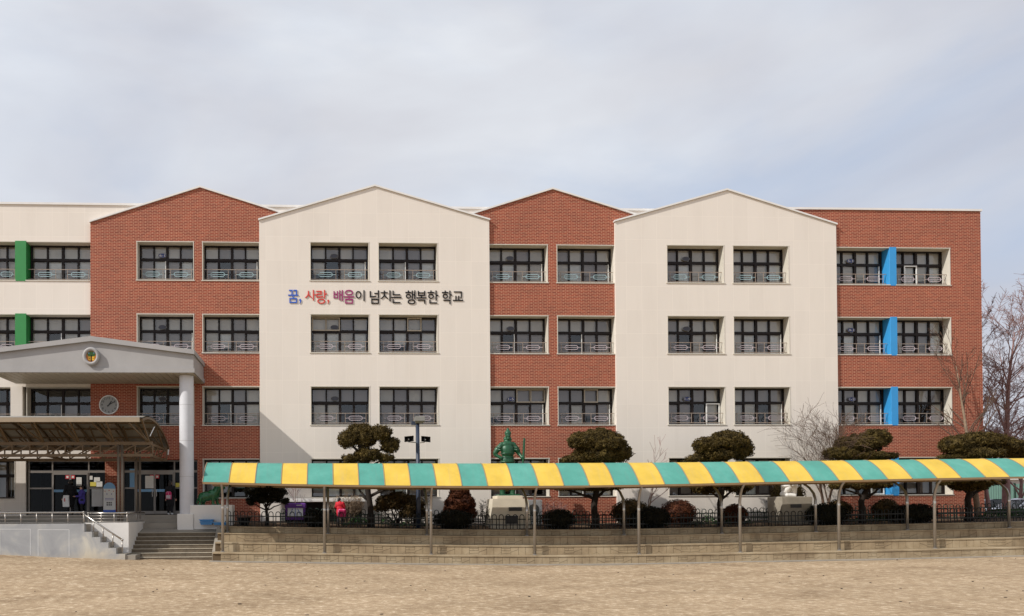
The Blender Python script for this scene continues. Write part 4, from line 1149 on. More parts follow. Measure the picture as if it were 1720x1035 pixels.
# ------------------------------------------------------------------ striped canopy
can = thing('striped_canopy', 'long walkway canopy of alternating teal and yellow curved panels on steel posts', 'canopy', (10, 34, 0.4))
YE0 = 32.72; WID = 2.9
epx = [(300, 808.5), (340, 809.5), (480, 813), (650, 815.5), (830, 816.5), (1000, 815.5), (1150, 813), (1400, 807), (1560, 803.5), (1720, 800.5), (1900, 797)]
eP = [U(x, y, YE0) for x, y in epx]
eX = np.array([p[0] for p in eP]); eZ = np.array([p[2] for p in eP])
_ex = np.linspace(eX[0], eX[-1], 200); _ez = np.interp(_ex, eX, eZ); _ez = np.convolve(np.pad(_ez, 12, 'edge'), _k, 'valid')
def ze_(x): return float(np.interp(x, _ex, _ez))
tpx = [(345, 777), (480, 778), (650, 778.3), (830, 778.3), (1000, 777.5), (1150, 776.5), (1400, 773.5), (1720, 769.5), (1900, 768)]
tP = [U(x, y, YE0 + 1.35) for x, y in tpx]
tXx = np.array([p[0] for p in tP]); tZz = np.array([p[2] for p in tP])
def zt_top(x): return float(np.interp(x, tXx, tZz))
seam_px = [340, 382, 424.5, 467, 511, 554, 597, 642, 686, 730, 774.5, 819]
s0 = UX(340, 809, YE0); pitch = (UX(819, 815, YE0) - s0) / 11
NP = 34
PU = [0, .1, .2, .3, .4, .5, .6, .7, .8, .9, 1.0]
PZ = [0, .15, .295, .43, .555, .67, .77, .86, .93, .98, 1.0]
def cprof(x):
    e = ze_(x); h = zt_top(x) - e; hwid = WID / 2
    left = [(YE0 + hwid * u, e + h * z) for u, z in zip(PU, PZ)]
    return left + [(YE0 + WID - hwid * u, e + h * z) for u, z in zip(PU[-2::-1], PZ[-2::-1])]
for i in range(NP):
    a, b = s0 + pitch * i, s0 + pitch * (i + 1)
    q = MB(); q.smooth = True
    ns = 2; base = []
    for j in range(ns + 1):
        x = a + 0.012 + (b - a - 0.024) * j / ns
        base.append(len(q.v)); q.v += [(x, y, z) for y, z in cprof(x)]
    npf = 21
    for j in range(ns):
        for k in range(npf - 1): q.face((base[j] + k, base[j + 1] + k, base[j + 1] + k + 1, base[j] + k + 1))
    off = len(q.v); q.v += [(x, y + (0.012 if y < YE0 + WID / 2 else -0.012), z - 0.014) for x, y, z in q.v[:off]]
    for j in range(ns):
        for k in range(npf - 1): q.face((off + base[j] + k + 1, off + base[j + 1] + k + 1, off + base[j + 1] + k, off + base[j] + k))
    o = q.build('canopy_panel', 'teal' if i % 2 == 0 else 'yellow', can)
    o['label'] = 'teal curved roof panel' if i % 2 == 0 else 'yellow curved roof panel'
for i in range(NP + 1):
    x = s0 + pitch * i; q = MB(); pr = cprof(x)
    for p0, p1 in zip(pr[:-1], pr[1:]): q.obox((x, p0[0], p0[1] + 0.004), (x, p1[0], p1[1] + 0.004), 0.03, 0.03)
    q.build('arch_rib', 'rib', can)
for y in (YE0, YE0 + WID):
    q = MB()
    for i in range(NP): q.obox((s0 + pitch * i, y, ze_(s0 + pitch * i) - 0.045), (s0 + pitch * (i + 1), y, ze_(s0 + pitch * (i + 1)) - 0.045), 0.06, 0.085)
    q.build('eave_beam', 'eave', can)
fp = [374, 545, 724, 898, 1073, 1243, 1409, 1570, 1729]
rp = [382, 551, 717, 885, 1048, 1212, 1370, 1524, 1695]
for row, (lst, yb, tread, ytop, yb_off) in enumerate(((fp, 33.12, 0, YE0 + 0.03, 0), (rp, 34.72, 2, YE0 + WID - 0.03, 0))):
    for px in lst:
        x = UX(px, 880, yb); zb = dz(x) + ZT[tread] - 0.01; zt_ = ze_(x) - 0.05
        q = MB(); q.smooth = True
        pts = [(x, yb, zb), (x, yb, zt_ - 0.72), (x, yb + (ytop - yb) * 0.14, zt_ - 0.46), (x, yb + (ytop - yb) * 0.5, zt_ - 0.2), (x, ytop, zt_)]
        q.tube(pts, [0.058, 0.058, 0.056, 0.052, 0.05], 10)
        p = q.build('post', 'post', can)
        f = MB(); f.lathe([(0.1, zb), (0.1, zb + 0.03), (0.06, zb + 0.05)], x, yb, 12); f.build('foot_plate', 'post', p)
        f = MB(); f.lathe([(0.062, zt_ - 1.03), (0.064, zt_ - 0.98), (0.062, zt_ - 0.93)], x, yb, 12); f.build('collar', 'steel', p)

# ------------------------------------------------------------------ hoop fences
def hoop_fence(label, mat, x0, x1, Y, base, h, group):
    t = thing('hoop_fence', label, 'fence', (x0, Y, base(x0)), group)
    n = int((x1 - x0) / 0.31); per = 10; i = 0
    while i < n:
        q = MB(); m = min(per, n - i)
        xa, xb = x0 + i * 0.31, x0 + (i + m) * 0.31
        for j in range(m):
            xc = x0 + (i + j + 0.5) * 0.31; r = 0.095; b0 = base(xc)
            pts = [(xc - r, Y, b0 - 0.05), (xc - r, Y, b0 + h - r)] + [(xc - r * math.cos(a), Y, b0 + h - r + r * math.sin(a)) for a in np.linspace(0.4, math.pi - 0.4, 5)] + [(xc + r, Y, b0 + h - r), (xc + r, Y, b0 - 0.05)]
            q.tube(pts, 0.019, 5)
        for hh in (0.30, 0.68): q.obox((xa, Y, base(xa) + h * hh), (xb, Y, base(xb) + h * hh), 0.03, 0.045)
        q.build('fence_panel', mat, t); i += m
    return t
fb = [(380, 885), (545, 884.5), (860, 889), (1050, 885.5), (1300, 882.5), (1500, 878), (1720, 872)]
hoop_fence('near black hoop top fence along the terrace edge', 'fence', UX(378, 880, 35.55), 45, 35.55, lambda x: gz_(x, 35.55), 0.66, 'low hoop fences round the garden')
hoop_fence('far green hoop top fence behind the garden trees', 'fence_back', UX(470, 880, 37.3), 44, 37.3, lambda x: gz_(x, 37.3) + 0.03, 0.66, 'low hoop fences round the garden')

# ------------------------------------------------------------------ plants
def limb(q, p0, p1, r0, r1, n=7, bend=0.06, seed=0):
    rr = random.Random(seed); p0 = Vector(p0); p1 = Vector(p1); L_ = (p1 - p0).length
    pts = [p0.lerp(p1, t) + Vector((rr.uniform(-1, 1), rr.uniform(-1, 1), rr.uniform(-.4, .4))) * bend * L_ * (0 if t in (0, 1) else 1) for t in np.linspace(0, 1, 6)]
    q.tube(pts, [r0 + (r1 - r0) * t for t in np.linspace(0, 1, 6)], n)
def topiary(label, trunk_px, base_py, Y, pads_px, lower=True, mat='juniper', seed=1, trunk_r=0.13, size=0.042, dens=1.0, depth=0.85):
    bx = UX(trunk_px, base_py, Y); bz = gz_(bx, Y) - 0.03
    t = thing('topiary_pine', label, 'tree', (bx, Y, bz), 'clipped junipers in the school garden')
    pads = []
    for (cx, cy, hw, hh, dy) in pads_px:
        P = U(cx, cy, Y + dy); k = (Y + dy) / F
        pads.append(((P[0], P[1], P[2]), (max(0.12, hw * k - 0.1), max(0.4, min(1.2, hw * k * depth)), max(0.1, hh * k - 0.1))))
    q = MB(); q.smooth = True
    topz = max(p[0][2] for p in pads)
    top = max(pads, key=lambda p: p[0][2])
    mid = Vector((bx + (top[0][0] - bx) * 0.45 + 0.05, Y, bz + (topz - bz) * 0.55))
    q.tube([(bx, Y, bz), (bx + 0.02, Y, bz + 0.3), (bx - 0.03, Y, bz + 1.0), mid, (top[0][0], top[0][1], topz)], [trunk_r * 1.35, trunk_r, trunk_r * 0.9, trunk_r * 0.75, trunk_r * 0.3], 10)
    for i, (c, r) in enumerate(pads):
        z0 = max(bz + 0.7, c[2] - 0.6); tt = min(1, max(0, (z0 - bz) / max(0.1, topz - bz)))
        start = Vector((bx + (top[0][0] - bx) * tt, Y, z0))
        limb(q, start, (c[0], c[1], c[2] - r[2] * 0.3), trunk_r * 0.5, trunk_r * 0.2, 7, 0.05, seed * 10 + i)
    q.build('trunk', 'bark', t)
    f = MB(); pad_foliage(f, pads, 0.155, dens, size, True, seed); f.build('crown', mat, t)
    return t
topiary('cloud pruned juniper with two stacked crowns behind the horn speakers', 623, 880, 36.2,
        [(584, 738, 19, 18, 0), (612, 733, 24, 23, 0.2), (655, 747, 19, 18, 0), (640, 727, 21, 16, -0.2), (598, 724, 18, 14, 0.3), (588, 770, 18, 9, 0.1), (618, 764, 26, 14, 0), (648, 769, 16, 8, -0.1), (600, 817, 14, 7, 0.5), (650, 815, 26, 12, 0.3), (664, 815, 14, 8, 0)], seed=3, trunk_r=0.15)
topiary('broad juniper dome between the green warrior and the second cream bay', 999, 882, 36.2,
        [(975, 740, 24, 18, -0.3), (1010, 745, 44, 25, 0), (1038, 760, 26, 20, 0.1), (1000, 764, 42, 20, 0.1), (965, 772, 24, 9, 0), (1005, 733, 30, 16, 0.3), (945, 818, 22, 7, 0.1), (1000, 818, 48, 8, 0.2), (1030, 812, 18, 8, 0)], seed=5, trunk_r=0.16)
topiary('round juniper with a slanting dark crown left of the white seated figure', 1210, 880, 36.2,
        [(1186, 748, 24, 17, -0.2), (1222, 742, 36, 22, 0), (1245, 752, 22, 24, 0.1), (1200, 765, 36, 14, 0.1), (1168, 770, 20, 9, 0), (1184, 818, 26, 14, 0), (1240, 815, 28, 15, 0.1), (1212, 808, 30, 12, 0.3)], seed=7, trunk_r=0.13)
topiary('wedge shaped juniper in front of the bare tree by the blue piers', 1448, 880, 36.2,
        [(1412, 762, 30, 14, 0), (1438, 747, 36, 20, 0.1), (1468, 738, 28, 20, 0), (1480, 734, 17, 16, 0.2), (1450, 766, 40, 10, 0), (1490, 766, 20, 7, 0.2), (1410, 816, 20, 6, 0), (1450, 815, 26, 9, 0.1), (1482, 814, 20, 7, 0.2)], seed=9, trunk_r=0.14)
topiary('widest juniper with flat layered crown at the right end of the canopy', 1627, 876, 36.2,
        [(1606, 748, 28, 20, -0.2), (1645, 742, 44, 20, 0), (1680, 750, 40, 18, 0.2), (1640, 762, 44, 14, -0.2), (1704, 758, 34, 16, 0.4), (1610, 768, 34, 9, 0.1), (1735, 760, 30, 14, 0.3), (1600, 810, 26, 6, 0), (1630, 815, 34, 12, 0), (1665, 810, 22, 7, 0.2)], seed=11, trunk_r=0.15)
t = topiary('small dark juniper with open branches beside the purple cart', 448, 883, 36.0,
        [(425, 826, 16, 12, 0), (448, 820, 24, 14, 0.1), (468, 828, 16, 13, 0), (438, 838, 18, 9, 0), (460, 838, 16, 9, 0.1), (420, 842, 9, 6, 0), (479, 842, 7, 6, 0)], mat='dark_leaf', seed=13, trunk_r=0.07, size=0.045)

def bush(name, label, cat, px0, px1, py_top, Y, mat, seed, hscale=None, n=2600, size=0.045, shape='dome', group=None, py_bot=None):
    k = Y / F; cx = UX((px0 + px1) / 2, py_top, Y); hw = (px1 - px0) / 2 * k; zt_ = UZ((px0 + px1) / 2, py_top, Y); bz = gz_(cx, Y) - 0.03
    t = thing(name, label, cat, (cx, Y, bz), group)
    H = zt_ - bz
    if shape == 'cone': c = (cx, Y, bz + H * 0.46); r = (hw, hw * 0.9, H * 0.56)
    else: c = (cx, Y, bz + H * 0.5); r = (hw, min(0.75, hw * 0.9), H * 0.53)
    q = MB(); q.tube([(cx, Y, bz - 0.05), (cx, Y, bz + H * 0.5)], [0.06, 0.04], 7)
    rr = random.Random(seed)
    for i in range(5): limb(q, (cx, Y, bz + 0.05), (cx + rr.uniform(-.6, .6) * hw, Y + rr.uniform(-.4, .4), bz + H * 0.6), 0.03, 0.01, 5, 0.06, seed + i)
    q.build('stem', 'bark', t)
    f = MB(); f.smooth = False
    f.ellipsoid(c, tuple(x * 0.86 for x in r), 18, 12, 0.05, seed)
    P, Nn = shell_points(c, r, n, 0.82, 1.03)
    lump = 1 + 0.06 * np.sin(P[:, :1] * 7 + seed) * np.cos(P[:, 2:] * 9 + seed)
    P = np.array(c) + (P - np.array(c)) * lump
    if shape == 'cone':
        f = MB(); pad_foliage(f, [((cx, Y, bz + H * 0.30), (hw * 0.86, hw * 0.75, H * 0.30)), ((cx, Y, bz + H * 0.52), (hw * 0.78, hw * 0.7, H * 0.28)), ((cx, Y, bz + H * 0.74), (hw * 0.50, hw * 0.5, H * 0.2))], 0.11, 1.0, 0.045, True, seed)
        P = P[:10].copy()
        h = np.clip((P[:, 2] - bz) / H, 0, 1); s = 1.12 - 0.55 * h ** 1.6; P[:, 0] = c[0] + (P[:, 0] - c[0]) * s; P[:, 1] = c[1] + (P[:, 1] - c[1]) * s
    P[:, 2] = np.maximum(P[:, 2], bz + 0.02)
    V, Fq = leaf_quads(P, Nn[:len(P)], size, 0.5, 0.75); f.add_np(V, Fq)
    f.build('foliage', mat, t)
    return t
g1 = 'clipped dark mounds along the near fence'
bush('clipped_bush', 'dark clipped mound beside the purple cart', 'bush', 511, 552, 857, 35.95, 'dark_leaf', 21, group=g1)
bush('clipped_bush', 'large dark clipped mound in front of the red brown cone shrub', 'bush', 727, 796, 857, 35.95, 'dark_leaf', 22, group=g1, n=3600)
bush('clipped_bush', 'dark clipped mound right of the stone pedestal with the warrior', 'bush', 909, 966, 856, 35.95, 'dark_leaf', 23, group=g1)
bush('clipped_bush', 'dark clipped mound overlapping the olive mound under the slanting bare tree', 'bush', 1062, 1127, 852, 35.95, 'dark_leaf', 24, group=g1, n=3200)
bush('clipped_bush', 'dark clipped mound right of the granite pedestal with the white figure', 'bush', 1351, 1424, 846, 35.95, 'dark_leaf', 25, group=g1, n=3600)
bush('clipped_bush', 'dark clipped mound farthest right along the near fence', 'bush', 1500, 1570, 847, 35.95, 'dark_leaf', 26, group=g1, n=3400)
g2 = 'rounded shrubs along the school wall'
bush('round_shrub', 'olive brown mound against the brick behind the canopy post', 'bush', 1026, 1092, 839, 37.0, 'olive_leaf', 31, group=g2, n=3200)
bush('round_shrub', 'red brown mound on the cream wall left of the slanting crowned juniper', 'bush', 1109, 1169, 840, 37.0, 'red_leaf', 32, group=g2, n=3000)
bush('round_shrub', 'red brown mound behind the trunk of the slanting crowned juniper', 'bush', 1212, 1254, 848, 37.0, 'red_leaf', 33, group=g2)
bush('round_shrub', 'brown mound half hidden behind the dark mound by the wedge juniper', 'bush', 1388, 1430, 841, 37.1, 'olive_leaf', 34, group=g2)
bush('round_shrub', 'brown mound on the brick wall under the blue piers', 'bush', 1466, 1510, 839, 37.1, 'olive_leaf', 35, group=g2)
bush('cone_shrub', 'tall red brown egg shaped evergreen left of the warrior pedestal', 'bush', 740, 804, 812, 36.7, 'red_leaf', 36, n=5200, shape='cone', size=0.05)
bush('dome_shrub', 'olive domed evergreen behind the white seated figure', 'bush', 1292, 1352, 803, 37.6, 'juniper', 37, n=4200)
def open_shrub(label, pads_px, px, Y, mat, seed):
    bx = UX(px, 870, Y); bz = gz_(bx, Y)
    t = thing('spreading_shrub', label, 'bush', (bx, Y, bz), g2)
    pads = []
    for (cx, cy, hw, hh) in pads_px:
        P = U(cx, cy, Y); k = Y / F; pads.append((P, (hw * k, min(0.7, hw * k), hh * k)))
    q = MB()
    for i, (c, r) in enumerate(pads): limb(q, (bx, Y, bz - 0.05), (c[0], c[1], c[2]), 0.05, 0.015, 6, 0.08, seed + i)
    q.build('stem', 'bark', t)
    f = MB(); pad_foliage(f, pads, 0.14, 0.7, 0.04, True, seed); f.build('foliage', mat, t)
open_shrub('wide olive shrub with bare stems right of the first juniper trunk', [(652, 842, 20, 10), (672, 836, 20, 9), (640, 852, 13, 7), (688, 842, 14, 9), (664, 848, 20, 6)], 668, 36.9, 'olive_leaf', 41)
open_shrub('dark olive shrub behind the navy lamp post', [(692, 852, 16, 12), (702, 846, 12, 10), (684, 862, 14, 8), (708, 858, 8, 10)], 698, 36.7, 'olive_leaf', 43)

# ---- bare trees
def bare_tree(label, base, height, spread, levels, seed, trunk_r, mat, twig=None, fork=0.35, lean=(0, 0), n_main=5, group='bare winter trees', min_r=0.006, up=0.5, name='bare_tree', multi=1, ang=0.75, rk=0.55, kid=(3, 5)):
    rr = random.Random(seed)
    t = thing(name, label, 'tree', base, group)
    tq, bq = MB(), MB(); tq.smooth = bq.smooth = True
    def grow(p, d, ln, r, lev):
        q = tq if lev == 0 else bq
        n = 9 if lev == 0 else (4 if lev < 2 else 3)
        pts = [p]; dd = d.copy(); rad = [r]
        for i in range(n):
            dd = (dd + Vector((rr.uniform(-1, 1), rr.uniform(-1, 1), rr.uniform(-.5, .9) * up)) * (0.055 if lev == 0 else 0.2)).normalized()
            pts.append(pts[-1] + dd * ln / n); rad.append(max(min_r, r * (1 - (0.9 if lev == 0 else 0.6) * (i + 1) / n)))
        q.tube(pts, rad, 9 if lev == 0 else (6 if lev == 1 else (4 if lev == 2 else 3)), lev == 0)
        if lev >= levels: return
        kids = n_main if lev == 0 else rr.randint(*kid)
        for i in range(kids):
            u = fork + (1 - fork) * (i + rr.uniform(0.2, 0.9)) / kids if lev == 0 else rr.uniform(0.25, 1.0)
            k = min(n - 1, int(u * n)); w = u * n - k
            pos = pts[k].lerp(pts[k + 1], w)
            ax = dd.orthogonal().normalized(); ax.rotate(Quaternion(dd, rr.uniform(0, 6.283)))
            nd = dd.copy(); nd.rotate(Quaternion(ax, rr.uniform(ang * 0.55, ang * 1.2)))
            nd = (nd + Vector((0, 0, 0.18 * up))).normalized()
            grow(pos, nd, ln * rr.uniform(0.48, 0.72) * spread, max(min_r, rad[k] * rk * rr.uniform(0.8, 1.2)), lev + 1)
    for mlt in range(multi):
        d0 = Vector((lean[0] + (rr.uniform(-.35, .35) if multi > 1 else 0), lean[1], 1)).normalized()
        grow(Vector(base) - Vector((0, 0, 0.08)), d0, height, trunk_r, 0)
    tq.build('trunk', mat, t); bq.build('branches', twig or mat, t)
    return t
def gbase(px, Y, dzz=0): x = UX(px, 860, Y); return (x, Y, gz_(x, Y) + dzz)
bare_tree('bare spreading tree with fanning twigs before the cream wall by the brick wing', gbase(1385, 37.0), 2.9, 1.05, 4, 51, 0.09, 'bark_mid', 'bark_mid', 0.3, (0.12, 0), 8, multi=2, min_r=0.0055, ang=0.75, rk=0.5, kid=(3, 5))
bare_tree('thin forked bare tree with a pale slanting trunk behind the striped canopy', gbase(1084, 37.2), 2.1, 0.95, 3, 53, 0.07, 'bark_pale', 'bark_red', 0.3, (0.22, 0), 4, min_r=0.007, ang=0.6)
bare_tree('tiny pale bare sapling behind the purple cart', gbase(497, 37.2), 1.7, 0.8, 2, 55, 0.035, 'bark_pale', 'bark_red', 0.15, (0, 0), 6, min_r=0.007, ang=0.45)
bare_tree('slender pale barked bare tree against the right brick wall', gbase(1643, 37.3), 7.6, 0.5, 3, 57, 0.14, 'bark_pale', 'bark_mid', 0.35, (-0.03, 0), 18, min_r=0.006, ang=0.65, rk=0.42, kid=(4, 6))
bare_tree('tall narrow bare tree just past the brick corner', (UX(1664, 850, 43), 43, 1.0), 11.2, 0.40, 3, 59, 0.12, 'bark_red', 'bark_red', 0.25, (-0.01, 0), 36, min_r=0.008, ang=0.65, rk=0.34, kid=(6, 9))
bare_tree('thick trunked bare tree with dense reddish twigs at the right edge', (UX(1690, 850, 45), 45, 1.0), 11.3, 0.54, 3, 61, 0.24, 'bark_red', 'bark_red', 0.22, (0.012, 0), 44, min_r=0.008, ang=1.0, rk=0.34, kid=(8, 11))
bare_tree('low twiggy bare tree behind the right end junipers', (UX(1708, 850, 49), 49, 1.0), 5.2, 0.8, 4, 63, 0.16, 'bark_red', 'bark_red', 0.2, (0.1, 0), 12, min_r=0.010, ang=0.9, rk=0.42, kid=(4, 6))
def twig_shrub(label, px0, px1, py_top, Y, seed, mat='bark_red', n=26):
    rr = random.Random(seed); cx = UX((px0 + px1) / 2, 860, Y); bz = gz_(cx, Y); k = Y / F; hw = (px1 - px0) / 2 * k; H = UZ((px0 + px1) / 2, py_top, Y) - bz
    t = thing('bare_shrub', label, 'bush', (cx, Y, bz), 'leafless shrubs along the school wall')
    q = MB()
    for i in range(n):
        a = rr.uniform(-1, 1); tip = Vector((cx + a * hw, Y + rr.uniform(-.4, .4), bz + H * rr.uniform(0.75, 1.0) * (1 - 0.25 * a * a)))
        base = Vector((cx + a * hw * 0.25, Y + rr.uniform(-.1, .1), bz - 0.03)); limb(q, base, tip, 0.014, 0.006, 4, 0.06, seed * 50 + i)
        for j in range(7):
            u = rr.uniform(0.35, 0.95); p = base.lerp(tip, u); limb(q, p, p + Vector((rr.uniform(-.3, .3), rr.uniform(-.2, .2), rr.uniform(0.05, .3))), 0.008, 0.005, 3, 0.05, seed * 99 + i * 9 + j)
    q.build('stems', mat, t)
twig_shrub('dense brown leafless shrub behind the child in red', 552, 612, 827, 37.3, 71, 'bark_pale', 60)
twig_shrub('thin leafless shrub left of the warrior pedestal', 804, 822, 838, 36.9, 73, 'bark', 10)
twig_shrub('reddish leafless shrub on the brick right of the warrior pedestal', 905, 952, 838, 37.5, 75, 'bark_red', 26)
twig_shrub('grey leafless shrub by the first cream bay window edge', 690, 722, 812, 37.6, 77, 'bark', 14)
# low green planting between the two fences
mb = MB(); Pc = []
for px0, px1 in ((575, 618), (640, 720), (1085, 1120), (1130, 1210), (1218, 1262), (1420, 1500), (1640, 1760)):
    xa, xb = UX(px0, 870, 36.9), UX(px1, 870, 36.9)
    n = int((xb - xa) * 260); Pc.append(np.stack([rng.uniform(xa, xb, n), rng.uniform(36.7, 37.2, n), np.array([0.0] * n)], 1))
P = np.concatenate(Pc); P[:, 2] = [gz_(x, y) + 0.02 for x, y in P[:, :2]]; P[:, 2] += rng.uniform(0, 0.42, len(P)) * (0.6 + 0.4 * np.sin(P[:, 0] * 5))
V, Fq = leaf_quads(P, rng.normal(0, 1, P.shape), 0.055, 0.55, 0.6); mb.add_np(V, Fq)
o = mb.build('ground_cover', 'ivy'); tag(o, 'low green leafy planting between the two hoop fences', 'ground cover', None, 'stuff')

# ------------------------------------------------------------------ statues
def ellip_cyl(*a): pass
YS = 36.75
sx, sz = UX(852, 833, YS), UZ(852, 833, YS)
gx_ = UX(852, 870, YS)
ped = thing('statue_pedestal', 'cream tapered stone pedestal with a dark plaque under the green warrior', 'pedestal', (gx_, YS, gz_(gx_, YS)))
k = YS / F
q = MB(); zb = gz_(gx_, YS) - 0.1; zt_ = UZ(852, 838, YS)
xl0, xr0, xl1, xr1 = UX(819, 885, YS), UX(887, 885, YS), UX(823, 838, YS), UX(881, 838, YS)
b = len(q.v)
q.v += [(xl0, YS - 0.75, zb), (xr0, YS - 0.75, zb), (xr0, YS + 0.75, zb), (xl0, YS + 0.75, zb), (xl1, YS - 0.62, zt_), (xr1, YS - 0.62, zt_), (xr1, YS + 0.62, zt_), (xl1, YS + 0.62, zt_)]
for f in ((0, 1, 5, 4), (1, 2, 6, 5), (2, 3, 7, 6), (3, 0, 4, 7), (4, 5, 6, 7)): q.face([b + i for i in f])
q.build('shaft', 'pedestal', ped)
q = MB(); q.bev(UX(831, 836, YS), UX(874, 836, YS), YS - 0.5, YS + 0.5, zt_ + 0.001, sz, 0.02); q.build('cap', 'pedestal', ped)
q = MB(); q.box(UX(849, 858, YS), UX(870.5, 858, YS), YS - 0.72, YS - 0.6, UZ(860, 858.5, YS - .7), UZ(860, 852, YS - .7)); q.build('plaque', 'plaque', ped)
q = MB(); q.box(UX(849, 872, YS - .75), UX(870, 872, YS - .75), YS - 0.765, YS - 0.70, UZ(860, 880, YS - .75), UZ(860, 866.5, YS - .75)); q.build('lower_plaque', 'plaque', ped)
warrior = thing('warrior_statue', 'green statue of a helmeted warrior in armour holding a long sword', 'statue', (sx, YS, sz))
H = (UZ(852, 718, YS) - sz)
s = H / 2.02
def SP(px, py, dy=0.0):
    P = U(px, py, YS); return (P[0] - sx, dy, P[2] - sz)
pr = [('c', SP(844, 833, -0.05), 0.12, SP(844, 822, 0.0), 0.13), ('c', SP(861, 833, -0.05), 0.12, SP(861, 822, 0.0), 0.13),
      ('c', SP(844, 822), 0.15, SP(846, 800), 0.19), ('c', SP(861, 822), 0.15, SP(858, 800), 0.19),
      ('e', SP(852.5, 795), (0.40, 0.27, 0.55)), ('e', SP(852.5, 806), (0.44, 0.29, 0.42)),
      ('e', SP(852.5, 775), (0.33, 0.24, 0.33)), ('e', SP(852.5, 758), (0.32, 0.25, 0.42)), ('e', SP(852.5, 747), (0.32, 0.2, 0.18)),
      ('c', SP(843, 747), 0.13, SP(835, 756), 0.14), ('c', SP(835, 756), 0.14, SP(832, 761), 0.11), ('c', SP(832, 761), 0.08, SP(834, 766, -0.02), 0.085), ('c', SP(832, 764), 0.085, SP(841, 770, -0.12), 0.075),
      ('c', SP(862, 747), 0.13, SP(869, 757), 0.13), ('c', SP(869, 757), 0.12, SP(872, 763), 0.09), ('c', SP(872, 762), 0.085, SP(876, 770, -0.18), 0.075),
      ('e', SP(877, 770, -0.2), (0.085, 0.08, 0.08)),
      ('c', SP(853, 745), 0.12, SP(853, 738), 0.11), ('e', SP(853, 732, -0.03), (0.125, 0.14, 0.17)), ('e', SP(853, 728, 0), (0.155, 0.165, 0.14)),
      ('c', SP(853, 727), 0.145, SP(853, 721), 0.06), ('c', SP(853, 721), 0.05, SP(853, 718.5), 0.02), ('e', SP(853, 738, 0.04), (0.2, 0.13, 0.17)),
      ('e', SP(853, 733, -0.165), (0.022, 0.03, 0.04)), ('e', SP(853, 737, -0.12), (0.07, 0.06, 0.08)), ('e', SP(844, 833.5, -0.16), (0.12, 0.2, 0.06)), ('e', SP(861, 833.5, -0.16), (0.12, 0.2, 0.06))]
for i in range(4): pr.append(('c', SP(875.3 + i * 0.2, 768 + i * 1.3, -0.28), 0.022, SP(878.5 + i * 0.1, 768.2 + i * 1.3, -0.27), 0.02))
pr.append(('c', SP(876, 768, -0.27), 0.024, SP(877.5, 766, -0.26), 0.02))
body = blob('body', pr, 'bronze', warrior, 0.022, 4)
q = MB(); a0 = Vector(SP(877, 772, -0.22)) + Vector((sx, YS, sz)); a1 = Vector(SP(879, 737, -0.2)) + Vector((sx, YS, sz)); a2 = Vector(SP(875, 788, -0.22)) + Vector((sx, YS, sz))
q.tube([a2, a0, a1], [0.05, 0.055, 0.05], 8); q.lathe([(0.07, a0.z + 0.10), (0.075, a0.z + 0.13), (0.06, a0.z + 0.16)], a0.x, a0.y, 12); q.build('sword', 'bronze', warrior)
q = MB()   # armour bands and belt, shallow scale rows
for (py, hw_, dp) in ((762, 0.335, 0.27), (768, 0.33, 0.265), (776, 0.345, 0.262), (783, 0.38, 0.28), (790, 0.405, 0.285), (797, 0.42, 0.29)):
    c = Vector(SP(852.5, py)) + Vector((sx, YS, sz)); n = 24
    q.tube([(c.x + hw_ * math.cos(a), c.y + dp * math.sin(a), c.z) for a in np.linspace(0, 2 * math.pi, n + 1)], 0.017, 5)
for py, hw_ in ((752, 0.1), (756, 0.15)):
    for s_ in (-1, 1):
        c = Vector(SP(852.5 + s_ * 14, py)) + Vector((sx, YS, sz)); q.tube([(c.x - 0.17, c.y - 0.08, c.z + 0.02), (c.x, c.y - 0.2, c.z), (c.x + 0.17, c.y - 0.08, c.z - 0.02)], 0.014, 5)
q.build('armour_band', 'bronze', warrior)
q = MB(); q.bev(UX(836, 833, YS), UX(871, 833, YS), YS - 0.36, YS + 0.36, sz + 0.0, sz + 0.07, 0.015); q.build('statue_base', 'bronze', warrior)

